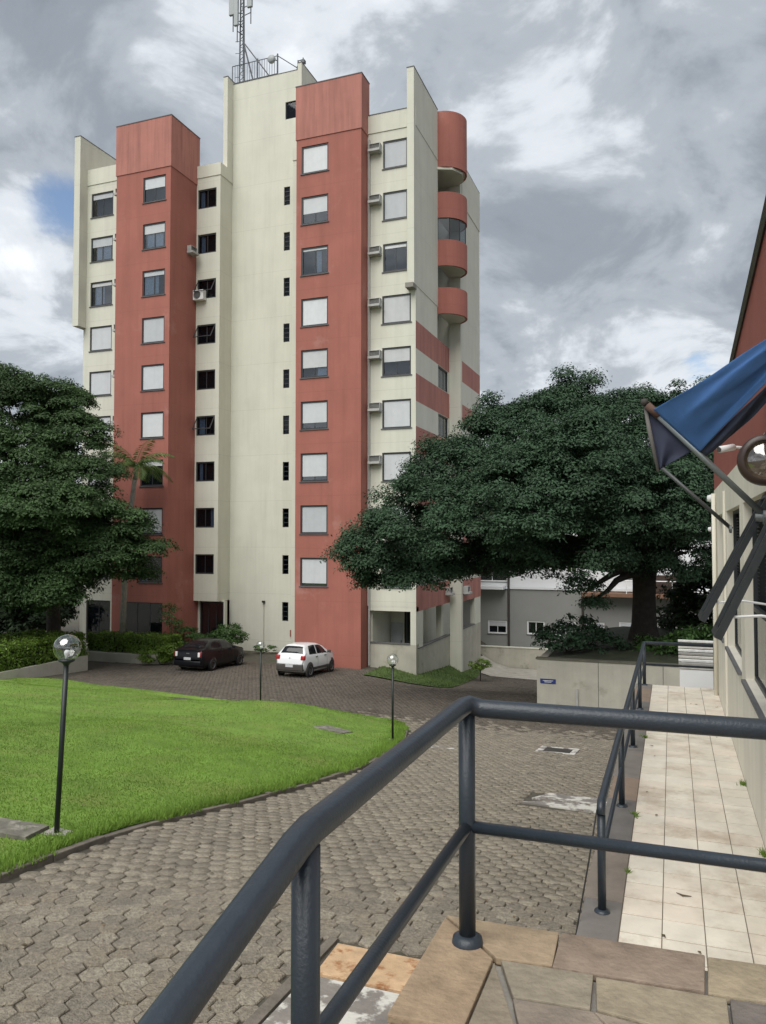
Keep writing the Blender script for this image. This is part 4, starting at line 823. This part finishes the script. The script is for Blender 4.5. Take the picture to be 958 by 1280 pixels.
    # wheels
    tyre = mat('tyre', (.012, .012, .012), .8); rim = mat('wheel_rim', K['rim'], .35, .1, metal=.6); r0 = .30
    tm = MB(); tm.lathe([(.19, -.09), (.27, -.10), (r0, -.07), (r0, .07), (.27, .10), (.19, .09)], n=28, axis='x'); tme = tm.mesh('tyre', tyre, True)
    rm = MB(); rm.lathe([(0, .05), (.05, .055), (.06, .04)], n=14, axis='x'); rm.lathe([(.17, .085), (.195, .09), (.195, -.05), (.17, -.05), (.17, .085)], n=28, axis='x')
    for k in range(5):
        a = 2*math.pi*k/5; p = [(.04, c_*.045, s_) for c_, s_ in ((-1, .05), (1, .05), (.7, .175), (-.7, .175))]; rm.poly([(x, y*math.cos(a)-z*math.sin(a), y*math.sin(a)+z*math.cos(a)) for x, y, z in p])
    rm.poly([(.0, .18*math.cos(a), .18*math.sin(a)) for a in np.linspace(0, 2*math.pi, 20)[:-1]], 1); rme = rm.mesh('rim', [rim, tyre])
    am = MB(); am.lathe([(.0, .0), (.36, .0), (.385, -.015), (.385, -.05)], n=32, axis='x'); ame = am.mesh('wheel_arch', K['arch'], True)
    for wy in K['axles']:
        for sd_ in (1, -1):
            x = wid(wy)-.075; w = link('wheel', tme, t, (sd_*x, wy, r0), (0, 0, 0 if sd_ > 0 else math.pi)); link('rim', rme, w)
            a_ = link('wheel_arch', ame, t, (sd_*(wid(wy)+.004), wy, r0+.02), (0, 0, 0 if sd_ > 0 else math.pi))
            w.location.x = sd_*(wid(wy)-.05)
    # tail lights, plate, bumper
    for sd_ in (1, -1):
        m = MB(); m.box(-.5, .5, -.5, .5, -.5, .5); q = MB(); (a, b, c, d, e, f) = K['tail']; q.box(a, b, c, d, e, f); q.v = [(x*sd_, y, z) for x, y, z in q.v]; tl = link('tail_light', q.mesh('tail_light', K['tailm'], True, bevel=.03), t)
        if K.get('tailw'): (a, b, c, d, e, f) = K['tailw']; q = MB(); q.box(a, b, c, d, e, f); q.v = [(x*sd_, y, z) for x, y, z in q.v]; link('clear_lens', q.mesh('clear_lens', white_m, True, bevel=.015), tl)
        q = MB(); q.box(W*.97, W+.15, K['mir']-.05, K['mir']+.06, K['mz'], K['mz']+.13); q.v = [(x*sd_, y, z) for x, y, z in q.v]; link('mirror', q.mesh('mirror', K['mirm'], True, bevel=.03), t)
        for hy_ in K['handles']: q = MB(); x = wid(hy_)*.985; q.box(x-.01, x+.03, hy_-.09, hy_+.09, K['hz'], K['hz']+.035); q.v = [(x*sd_, y, z) for x, y, z in q.v]; link('door_handle', q.mesh('door_handle', K['hm'], bevel=.008), t)
        for dy in K['seams']: q = MB(); q.tube([(rp(dy, s)[0]*sd_*1.001, dy, rp(dy, s)[2]) for s in np.linspace(2.2, 6, 9)], .006, 4); link('door_seam', q.mesh('door_seam', iron), t)
        if K.get('clad'):
            q = MB(); y0, y1 = K['clad']; q.box(W*.985, W*1.012, y0, y1, .30, .42); q.v = [(x*sd_, y, z) for x, y, z in q.v]; link('side_trim', q.mesh('side_trim', iron, bevel=.01), t)
    q = MB(); q.box(-W*.90, W*.90, -.035, .35, .30, K['bz']); link('bumper', q.mesh('bumper', K['bumpm'], True, bevel=.05), t)
    px0 = K['plate']; q = MB(); q.box(-.2, .2, -.055 if px0 < K['bz'] else -.015, -.03 if px0 < K['bz'] else .05, px0, px0+.13); link('number_plate', q.mesh('number_plate', mat('plate_grey', (.50, .51, .52), .5), bevel=.006), t)
    q = MB(); q.tube([(-.045, K['by'], K['badge']), (0, K['by'], K['badge']+.05), (.045, K['by'], K['badge']), (0, K['by'], K['badge']-.05), (-.045, K['by'], K['badge'])], .012, 6) if K['diamond'] else q.box(-.09, .09, K['by'], K['by']+.03, K['badge']-.02, K['badge']+.02); link('badge', q.mesh('badge', steelg if K['diamond'] else rim), t)
    q = MB(); q.box(-W*.8, W*.8, .3, L_-.3, .16, .3); link('underbody', q.mesh('underbody', iron), t)
    return t
carw = mat('white_car_paint', (.74, .75, .76), .28, .02, 2, coat=.6); carb = mat('black_car_paint', (.006, .0065, .009), .28, .02, 2, spec=.3, coat=.12); carg = mat('car_glass', (.010, .012, .014), .08, .1, spec=.45)
KW = dict(L=3.68, W=.80, top=[(0, .62), (.03, .80), (.10, .98), (.22, 1.10), (.42, 1.36), (.62, 1.455), (1.2, 1.49), (1.8, 1.47), (2.3, 1.36), (2.85, 1.02), (3.3, .93), (3.55, .80), (3.68, .55)], belt=[(0, .6), (.1, .93), (.3, .97), (1.5, .94), (2.8, .93), (3.3, .86), (3.68, .5)], wid=[(0, .86), (.06, .93), (.3, .985), (.8, 1.0), (2.8, 1.0), (3.3, .96), (3.55, .86), (3.68, .72)],
    side=[[(.62, 6.5), (1.42, 6.5), (1.42, 8.6), (.80, 8.6)], [(1.50, 6.5), (2.66, 6.5), (2.12, 8.6), (1.50, 8.6)]], rearg=(.205, .46), frontg=(2.36, 2.82), axles=(.62, 3.03), rim=(.25, .25, .26), arch=iron, tail=(.56, .76, .02, .22, .80, 1.0), tailm=mat('tail_red', (.42, .02, .025), .2, .05, coat=.4), mir=2.55, mz=.97, mirm=iron, handles=(1.32, 2.28), hz=.86, hm=iron, seams=(1.46, 2.5), clad=(1.0, 2.62), bz=.60, bumpm=iron, plate=.47, badge=.86, by=.035, diamond=True, paint=carw, glass=carg)
car('hatchback_car', 'small white hatchback parked against the terracotta wall', 'car', (-17.25, 33.5, gz(-17.25, 33.6)+.01), (R(-2.8), 0, R(-1)), KW).scale = (1, 1, 1.05)
KB = dict(L=4.48, W=.865, top=[(0, .62), (.03, .86), (.09, 1.06), (.24, 1.12), (.38, 1.145), (.70, 1.31), (1.12, 1.46), (1.75, 1.52), (2.5, 1.47), (3.15, 1.12), (3.8, .98), (4.25, .84), (4.48, .55)], belt=[(0, .6), (.1, 1.0), (.6, 1.02), (1.6, .99), (3.1, .97), (3.8, .9), (4.48, .5)], wid=[(0, .86), (.06, .94), (.3, .985), (.9, 1.0), (3.4, 1.0), (4.0, .95), (4.3, .85), (4.48, .72)],
    side=[[(.88, 6.5), (1.82, 6.5), (1.82, 8.6), (1.18, 8.6)], [(1.90, 6.5), (3.0, 6.5), (2.42, 8.6), (1.90, 8.6)]], rearg=(.42, 1.04), frontg=(2.54, 3.1), axles=(.98, 3.62), rim=(.40, .40, .42), arch=carb, tail=(.60, .80, .01, .26, .72, .99), tailm=mat('tail_dark', (.20, .02, .025), .2, .05, coat=.4), tailw=(.60, .72, -.005, .05, .74, .97), mir=2.85, mz=1.0, mirm=carb, handles=(1.6, 2.7), hz=.90, hm=carb, seams=(1.86, 2.95), bz=.55, bumpm=carb, plate=.58, badge=.90, by=.02, diamond=False, paint=carb, glass=carg)
car('sedan_car', 'black sedan parked in front of the tower entrance', 'car', (-22.75, 33.1, gz(-22.75, 33.3)+.01), (R(-2.8), 0, R(0)), KB)
# ------------------------------------------------------------------ foliage
def leafmesh(name, C, Nrm, L_, W_, m_):
    n = len(C); t = rng.normal(0, 1, (n, 3)); t -= (t*Nrm).sum(1, keepdims=True)*Nrm; t /= np.linalg.norm(t, axis=1, keepdims=True)+1e-9; b = np.cross(Nrm, t)
    s = rng.uniform(.65, 1.25, (n, 1)); t = t*L_*s; b = b*W_*s
    V = np.stack([C-t, C+b*1.0+Nrm*W_*.25-t*.1, C+t, C-b*1.0+Nrm*W_*.25-t*.1], 1).reshape(-1, 3)
    return fastmesh(name, V, np.arange(4*n).reshape(-1, 4), [m_])
def unit(n):
    v = rng.normal(0, 1, (n, 3)); return v/np.linalg.norm(v, axis=1, keepdims=True)
def crown(lobes, per_m2, nleaf, cr, low=-.55, flat=.6, jit=(.74, 1.0), sag=0.0):
    """lobes carry blobs, blobs carry leaves on their upper shell"""
    Cs, Ns = [], []
    LB = np.array([(a, b, c, r, r*.95, v) for a, b, c, r, v in lobes])
    for k, (a, b, c, r, r2, v) in enumerate(LB):
        n = int(max(3, per_m2*4*math.pi*((r*r*v)**(2/3)))); d = unit(n*3); d = d[d[:, 2] > low][:n]; rad = rng.uniform(*jit, (len(d), 1))
        P = np.array([a, b, c])+d*np.array([r, r2, v])*rad
        keep = np.ones(len(P), bool)
        for j, q in enumerate(LB):
            if j != k: keep &= (((P-q[:3])/q[3:])**2).sum(1) > .40
        for p, dd in zip(P[keep], d[keep]):
            rb = cr*rng.uniform(.55, 1.35); m = int(nleaf*(rb/cr)**2*rng.uniform(.8, 1.2)); e = unit(m); e[:, 2] = np.where(e[:, 2] < -.25, -e[:, 2], e[:, 2])
            sh = rng.uniform(.45, 1.1, (m, 1))+np.abs(rng.normal(0, .16, (m, 1)))*(rng.uniform(0, 1, (m, 1)) < .5); C = p+e*np.array([rb, rb, rb*flat])*sh; C[:, 2] -= sag*((C[:, 0]-p[0])**2+(C[:, 1]-p[1])**2)/rb*.5
            nn = e*.7+dd*.15+np.array([0, 0, .45])+rng.normal(0, .34, C.shape); nn /= np.linalg.norm(nn, axis=1, keepdims=True); Cs.append(C); Ns.append(nn)
    return np.concatenate(Cs), np.concatenate(Ns)
def limbs(base, fork, targets, r0, r1):
    m = MB(); b = Vector(base); f = Vector(fork)
    m.tube([b-Vector((0, 0, .3)), b+Vector((0, 0, .02)), b*.75+f*.25, b*.4+f*.6, f], [r0*1.7, r0*1.35, r0, r0*.9, r0*.95], 14)
    br = []
    for T in targets:
        T = Vector(T); d = T-f; p = [f+d*t+Vector((random.gauss(0, .12), random.gauss(0, .12), .35*math.sin(t*3.14)))*(d.length/6)*min(1, t*(1-t)*5) for t in (0, .2, .4, .6, .8, 1)]
        q = MB(); q.tube(p, [r1, r1*.82, r1*.62, r1*.45, r1*.3, r1*.12], 8); br.append(q)
    return m, br
def tree(name, label, base, fork, lobes, leaf, per, nleaf, cr, L_, W_, r0, r1, sag=0, low=-.55, jit=(.74, 1.0), flat=.6):
    t = thing(name, label, 'tree', base); C, Nn = crown(lobes, per, nleaf, cr, low=low, sag=sag, jit=jit, flat=flat)
    link('crown', leafmesh('crown', C-np.array(base), Nn, L_, W_, leaf), t)
    m, br = limbs(base, fork, [l[:3] for l in lobes], r0, r1); m.obj('trunk', bark, t, True)
    for q in br: q.obj('branch', bark, t, True)
    print(name, len(C)); return t
leafR = mat('leaf_dark_bluegreen', (0.046, 0.086, 0.046), 0.65, 0.30, .55, island=.28, trans=.18, spec=.2)
leafL = mat('leaf_mid_green', (0.050, 0.092, 0.032), 0.65, 0.40, .40, island=.35, trans=.22, spec=.25)
leafH = mat('leaf_hedge', (0.125, 0.205, 0.028), 0.55, 0.30, 1.2, island=.45, trans=.25, spec=.35)
leafS = mat('leaf_shrub', (0.055, 0.115, 0.028), 0.55, 0.30, 1.2, island=.45, trans=.2, spec=.35)
leafD = mat('leaf_far', (0.030, 0.050, 0.022), 0.7, 0.35, .5, island=.4, trans=.1, spec=.2)
LR = [(-11.07, 28.96, 1.03, 1.44, 1.21), (-9.27, 28.56, 2.03, 1.86, 1.86), (-10.2, 30.35, 0.74, 1.65, 1.06), (-8.08, 30.07, 3.65, 2.08, 2.08), (-6.72, 28.44, 2.02, 2.09, 1.79), (-6.16, 31.85, 4.82, 2.64, 2.05), (-4.86, 28.07, 2.58, 2.45, 2.16), (-4.43, 33.56, 5.45, 2.89, 2.38), (-3.23, 28.67, 3.74, 2.45, 2.31), (-3.31, 29.18, 1.13, 2.06, 1.32), (-2.12, 33.35, 4.82, 2.8, 2.31), (-1.07, 29.48, 2.58, 2.6, 2.31), (0.05, 36.29, 5.06, 2.8, 2.45), (1.26, 34.61, 3.38, 2.64, 2.97), (-5.99, 30.85, 0.77, 1.92, 1.21), (0.59, 33.3, 1.09, 2.24, 1.92), (-3.93, 33.75, 7.34, 1.36, 0.85), (-6.93, 31.56, 6.32, 0.92, 0.73), (-1.53, 34.64, 7.0, 1.7, 0.85), (1.35, 35.71, 6.31, 1.7, 1.36), (-4.0, 36.5, 3.5, 3.5, 3.0), (3.5, 34, 4.5, 3.0, 3.0), (-10.6, 29.0, 0.0, 1.2, 0.75), (-9.4, 29.2, 0.1, 1.1, 0.8), (-8.3, 29.4, 0.1, 0.9, 0.7)]
SPR = [(-3.9, 33.0, 8.25, 0.35, 0.3), (-3.3, 33.2, 8.0, 0.4, 0.3), (-6.9, 31.3, 7.1, 0.3, 0.3), (-5.2, 32, 7.0, 0.5, 0.3), (0.2, 34.5, 7.7, 0.4, 0.4), (1.4, 35, 7.8, 0.3, 0.4), (-11.9, 28.8, 0.6, 0.5, 0.4), (-3.0, 29.6, -0.35, 0.5, 0.5), (-2.8, 30.2, -0.7, 0.3, 0.35)]
tree('spreading_tree', 'huge spreading dark green tree with thick trunk in the raised bed', (-1.16, 34.8, -2.75), (-1.1, 34.6, 0.3), LR+SPR, leafR, 1.75, 330, .54, .066, .031, .52, .28, sag=.3, jit=(.78, 1.02), flat=.72)
LL = [(-32.97, 31.48, 8.78, 3.17, 1.78), (-29.83, 31.58, 8.19, 1.98, 1.57), (-27.93, 31.22, 6.8, 1.41, 1.45), (-30.15, 29.33, 5.29, 2.94, 2.35), (-27.37, 30.36, 4.5, 2.04, 1.57), (-27.89, 29.1, 2.9, 3.43, 1.91), (-25.33, 31.12, 2.34, 1.49, 1.1), (-23.66, 31.74, 1.17, 0.63, 0.47), (-26.41, 30.72, 0.97, 2.43, 1.41), (-30.08, 29.36, 0.97, 2.94, 2.15), (-25.97, 31.95, 0.08, 1.69, 0.96), (-35.21, 29.58, 4.66, 3.71, 4.54), (-28.59, 29.91, -0.59, 2.55, 1.1), (-35.84, 31.48, 10.05, 2.6, 1.73), (-30.78, 29.1, -1.17, 2.35, 1.18)]
tree('broadleaf_tree', 'large green tree with layered foliage at the left before the tower', (-31.5, 33.5, -5.0), (-31.2, 33.0, -1.0), LL, leafL, 1.25, 340, .70, .080, .037, .38, .22, sag=.6, jit=(.62, 1.0), flat=.42)
tree('understory_tree', 'dark shaded tree behind the left hedge in the gloom', (-40.5, 40, -5.2), (-40.5, 40, -3.4), [(-40, 40, -2.0, 3.4, 2.8), (-44, 39, 0, 4, 4), (-37.5, 37.5, -3.3, 1.8, 1.6), (-39, 41, 2, 3.5, 3), (-41, 36, -3.6, 2.4, 1.6)], leafD, .9, 150, .8, .16, .08, .25, .15, low=-.9)
tree('understory_tree', 'dark green tree seen to the right of the thick trunk', (3.4, 38.5, -3.0), (3.4, 38.5, -1.6), [(2.0, 37.8, -1.3, 2.0, 1.5), (4.2, 38.5, 0.2, 2.4, 2.2), (0.9, 40.5, -2.2, 1.5, 1.2)], leafD, 1.0, 150, .65, .13, .065, .16, .10, low=-.9)
def bush(name, label, base, lobes, leaf, per, nleaf, cr, L_, W_, group=None):
    t = thing(name, label, 'shrub', base, 0, group); C, Nn = crown(lobes, per, nleaf, cr, low=-.8); link('foliage', leafmesh('foliage', C-np.array(base), Nn, L_, W_, leaf), t)
    m = MB(); b = Vector(base)
    for l in lobes: m.tube([b, b*.5+Vector(l[:3])*.5, l[:3]], [.03, .02, .008], 5)
    m.obj('stems', bark, t)
bush('shrub', 'loose dark shrub on the raised bed by the retaining wall corner', (-4.0, 31.8, -2.95), [(-4.1, 31.6, -2.3, .9, .55), (-3.2, 31.9, -2.35, .8, .5), (-3.6, 31.7, -1.85, .6, .35), (-2.5, 32.2, -2.6, .7, .35), (-4.7, 31.5, -2.55, .4, .3)], leafR, 3.0, 60, .34, .085, .04)
bush('shrub', 'dark low bushes at the foot of the thick trunk', (1.0, 32.5, -2.9), [(0.6, 32.2, -2.5, .9, .5), (1.8, 32.6, -2.3, 1.0, .7), (-.6, 32.6, -2.65, .8, .35), (3.0, 33, -2.2, 1.1, .9)], leafS, 2.5, 80, .38, .09, .045)
def hedge(name, label, x0, x1, y0, y1, z0, z1, n, leaf, hsz=.05, wob=.10):
    base = ((x0+x1)/2, (y0+y1)/2, z0); t = thing(name, label, 'hedge', base)
    u = rng.uniform(0, 1, (n, 3)); f = rng.integers(0, 5, n); e = np.abs(rng.normal(0, .05, n))
    u[f == 0, 0] = e[f == 0]; u[f == 1, 0] = 1-e[f == 1]; u[f == 2, 1] = e[f == 2]; u[f == 3, 1] = 1-e[f == 3]; u[f == 4, 2] = 1-e[f == 4]*2
    P = np.array([x0, y0, z0])+u*np.array([x1-x0, y1-y0, z1-z0]); P += rng.normal(0, .035, P.shape)
    P += wob*np.sin(P[:, [1, 2, 0]]*4.1+1)*np.sin(P[:, [2, 0, 1]]*3.3); nn = np.array([[-1, 0, .3], [1, 0, .3], [0, -1, .3], [0, 1, .3], [0, 0, 1.]])[f]+rng.normal(0, .5, (n, 3)); nn /= np.linalg.norm(nn, axis=1, keepdims=True)
    link('foliage', leafmesh('foliage', P-np.array(base), nn, hsz, hsz*.5, leaf), t)
    MB().box(x0+.22, x1-.22, y0+.22, y1-.22, z0, z1-.22).obj('inner_twigs', mat('twigs', (.02, .025, .012), .9), t)
hedge('hedge', 'long clipped green hedge in the left planter behind the nearest lamp', -31, -27.55, 22.0, 31.5, -4.35, -3.1, 26000, leafH, .07)
hedge('hedge', 'bright green hedge in the planter left of the black sedan', -30.6, -25.3, 35.0, 36.3, -4.9, -3.65, 15000, leafH, .07)
bush('shrub', 'bright green trailing shrub spilling over the planter corner', (-25.6, 34.9, -5.15), [(-25.9, 34.8, -4.6, .75, .5), (-25.3, 35.1, -4.5, .6, .5)], leafH, 4, 90, .3, .055, .03)
bush('shrub', 'rounded green shrub by the tower corner behind the black sedan', (-24.6, 40.0, -5.3), [(-24.5, 39.9, -4.2, 1.0, .75), (-25.1, 40.2, -4.4, .7, .6)], leafS, 4, 100, .3, .06, .032)
bush('shrub', 'green shrub under the glazed entrance left of the black sedan', (-27.0, 39.6, -5.3), [(-27.1, 39.5, -4.4, .9, .7), (-26.3, 39.7, -4.6, .7, .5)], leafS, 4, 100, .3, .06, .032)
bush('shrub', 'tiny shrub at the wall foot between the two cars', (-23.3, 41.6, -5.3), [(-23.3, 41.6, -5.0, .45, .25), (-22.7, 41.7, -5.05, .3, .2)], leafS, 6, 60, .18, .05, .025)
bush('climbing_shrub', 'tall loose climbing shrub against the terracotta corner', (-26.6, 37.2, -4.9), [(-26.6, 37.2, -3.0, .55, .8), (-26.5, 37.2, -4.0, .6, .7), (-26.8, 37.2, -2.4, .35, .4)], leafS, 3.5, 45, .34, .06, .03)
# planters
p1 = thing('planter', 'pale low planter wall at the left edge of the parking area', 'planter', (-27.5, 31.3, -4.95))
MB().box(-27.6, -27.4, 20.0, 31.4, -5.4, -4.2).obj('side_wall', creamlow, p1); MB().box(-32, -27.6, 31.2, 31.4, -5.4, -4.2).obj('end_wall', creamlow, p1); MB().box(-32, -27.6, 20, 31.2, -5.4, -4.35).obj('soil', dirt, p1)
p2 = thing('planter', 'low grey planter wall below the bright hedge by the palm', 'planter', (-28, 35, -5.2)); m = MB(); m.prism([(-30.7, 34.75), (-26.9, 34.75), (-25.8, 35.1), (-25.1, 36.0), (-25.1, 36.6), (-30.7, 36.6)], (-5.5, -4.6)); m.obj('wall', creamlow, p2, bevel=.03)
# palm
pm = thing('palm_tree', 'slender palm with pale trunk rising before the left terracotta column', 'tree', (-29.3, 36.3, -4.7))
m = MB(); m.tube([(-29.35, 36.3, -4.9), (-29.2, 36.3, -2.0), (-29.0, 36.3, 1.5), (-28.65, 36.3, 4.2), (-28.5, 36.3, 5.2)], [.19, .165, .15, .13, .12], 12); m.obj('trunk', palmbark, pm, True)
m = MB(); m.tube([(-28.5, 36.3, 5.0), (-28.42, 36.3, 5.9)], [.14, .06], 10); m.obj('crownshaft', mat('crownshaft', (.35, .38, .28), .6), pm, True)
leafP = mat('palm_leaf', (.10, .16, .04), .6, .3, 1, island=.35, trans=.25)
for k in range(15):
    a = 2*math.pi*k/15+random.uniform(-.2, .2); el = random.uniform(.25, 1.15); Lf = random.uniform(2.0, 2.7); V = []; pts = []; p = Vector((-28.45, 36.3, 5.75)); d = Vector((math.cos(a)*math.cos(el), math.sin(a)*math.cos(el), math.sin(el)))
    for i in range(16):
        pts.append(p.copy()); p = p+d*Lf/15; d = (d+Vector((0, 0, -.115))).normalized()
    for i in range(1, 16):
        dd = (pts[i]-pts[i-1]).normalized(); sd_ = dd.cross(Vector((0, 0, 1))).normalized(); ll = .62*math.sin(.25+i/15*2.6)
        for w_ in (1, -1):
            for e in (0, .5):
                b = pts[i-1]+(pts[i]-pts[i-1])*e; tip = b+(sd_*w_*.75+dd*.45+Vector((0, 0, -.5+random.uniform(-.15, .15)))).normalized()*ll; s_ = dd*.034; md = (b+tip)/2+Vector((0, 0, .03)); V += [tuple(b-s_), tuple(md-s_), tuple(tip), tuple(md+s_)]
    q = MB()
    for i in range(0, len(V), 4): q.poly(V[i:i+4])
    q.tube(pts, [.018]*8+[.01]*8, 4); q.obj('frond', leafP, pm)
# little topiary and far garden
t = thing('topiary', 'small flat topped topiary bush beside the tower corner lawn', 'shrub', (-10.6, 44.8, gz(-10.6, 44.8)))
C, Nn = crown([(-10.6, 44.8, gz(-10.6, 44.8)+.95, .62, .26)], 8, 70, .18, low=-1); link('foliage', leafmesh('foliage', C-np.array(t.location), Nn, .05, .025, leafH), t); m = MB(); b = t.location; m.tube([(b.x, b.y, b.z-.05), (b.x+.03, b.y, b.z+.4), (b.x, b.y, b.z+.9)], .035, 6); m.obj('stem', bark, t)
# ------------------------------------------------------------------ neighbouring house
hs = thing('neighbour_house', 'grey and white two storey house behind the big tree', 'building', (-8, 58, -7.9)); greyw = mat('grey_house_render', (.27, .27, .255), .9, .08, .6, .1, 20); whitew = mat('white_house_render', (.74, .75, .76), .8, .05, .6)
wins = [(-13.1, -11.65, -5.5, -4.5), (-10.15, -8.85, -5.45, -4.45), (-8.1, -6.6, -5.5, -4.4), (-5.9, -4.6, -5.5, -4.4), (-3.6, -2.3, -5.5, -4.3), (2.0, 3.4, -5.5, -4.4)]
facade(hs, 'Y', 58.0, -16.5, 9, -8.6, -2.1, wins, .2, [greyw, dark_m])
for k, w in enumerate(wins): window(hs, 'Y', 58.0, *w, shut=[.42, .0, .6, .3, .5, .4][k], fm=white_m, fw=.10)
wu = [(-15.2, -11.6, -1.6, 0.8), (-7.3, -6.5, -0.9, .7), (-3.2, -2.3, -1.2, .8), (3, 5, -1.2, .8)]
facade(hs, 'Y', 58.1, -16.5, 9, -2.1, 3.6, wu, .2, [whitew, dark_m])
for w in wu: window(hs, 'Y', 58.1, *w, fm=white_m, fw=.09, panes=3 if w[1]-w[0] > 2 else 2)
MB().box(-16.5, 9, 58.31, 68, -8.6, 3.6).obj('wall', whitew, hs); MB().box(-16.8, 9.3, 57.6, 68.3, 3.6, 3.8).obj('roof', mat('roof_tile_brown', (.16, .07, .045), .9, .3, 3), hs)
MB().box(-16.6, 9.1, 57.9, 58.0, -2.12, -1.95).obj('string_course', whitew, hs)
MB().box(-6.0, 1.5, 56.6, 58.0, -2.45, -2.2).obj('balcony_slab', mat('balcony_brown', (.20, .11, .07), .9, .3, 2), hs); MB().box(-2.3, 1.2, 57.2, 57.3, -2.2, -0.9).obj('timber_screen', mat('timber_dark', (.05, .03, .022), .8, .3, 6), hs)
m = MB(); m.tube([(-6, 56.7, -1.3), (1.5, 56.7, -1.3)], .04, 6)
for k in range(6): m.tube([(-6+k*1.5, 56.7, -2.2), (-6+k*1.5, 56.7, -1.3)], .03, 6)
m.obj('balcony_rail', white_m, hs)
m = MB(); m.tube([(-11.5, 57.9, -7.9), (-11.5, 57.9, 3)], .09, 8); m.obj('downpipe', iron, hs); m = MB(); m.tube([(-6.1, 57.9, -7.9), (-6.1, 57.9, -2)], .09, 8); m.obj('downpipe', iron, hs)
MB().box(-15, -11.7, 56.9, 58.05, -2.12, -1.9).obj('balcony_slab', whitew, hs)
lw = thing('boundary_wall', 'low cream boundary wall in front of the grey house', 'wall', (-10, 54.5, -7.4)); MB().box(-13.4, -4.6, 54.3, 54.5, -8.6, -6.0).obj('wall', creamlow, lw); MB().box(-13.4, -4.6, 54.26, 54.54, -6.0, -5.93).obj('coping', cream, lw)
ap = MB()
for i in range(8):
    for j in range(8):
        f_ = lambda a, b: (-12.6+7.4*a/8, 48.6-1.2*a/8+(5.6+1.2*a/8)*b/8)
        ap.poly([(x, y, gz(x, y)+.02) for x, y in (f_(i, j), f_(i+1, j), f_(i+1, j+1), f_(i, j+1))])
structure(ap.obj('forecourt', mat('pale_gravel', (.38, .35, .30), .95, .25, 2, .4, 20)))

# ------------------------------------------------------------------ litter
V = []
for _ in range(420):
    if _ < 230: x, y = rng.uniform(-6, -1), rng.uniform(4.5, 20); z = gz(x, y)+.012
    elif _ < 246: x, y = rng.uniform(-0.40, 0.8), rng.uniform(5.5, 16.5); z = WZ+.008
    else: y = rng.uniform(5, 24); x = float(xr(y))-rng.uniform(.2, 9); z = float(lawnZ(x, y))+.03
    if 4.2 < y < 6.1 and -2.8 < x < -1.2: continue
    a = rng.uniform(0, 6.28); l = rng.uniform(.012, .035); w = l*.45; c, s_ = math.cos(a), math.sin(a)
    V += [(x-l*c, y-l*s_, z), (x+w*s_, y-w*c, z+.006), (x+l*c, y+l*s_, z+.002), (x-w*s_, y+w*c, z+.008)]
setp(link('fallen_leaves', fastmesh('fallen_leaves', V, np.arange(len(V)).reshape(-1, 4), [mat('dry_leaf_litter', (.13, .095, .05), .9, .3, 3, island=.5)])), 'small dry leaves scattered over the paving and lawn', 'leaves', None, 'stuff')
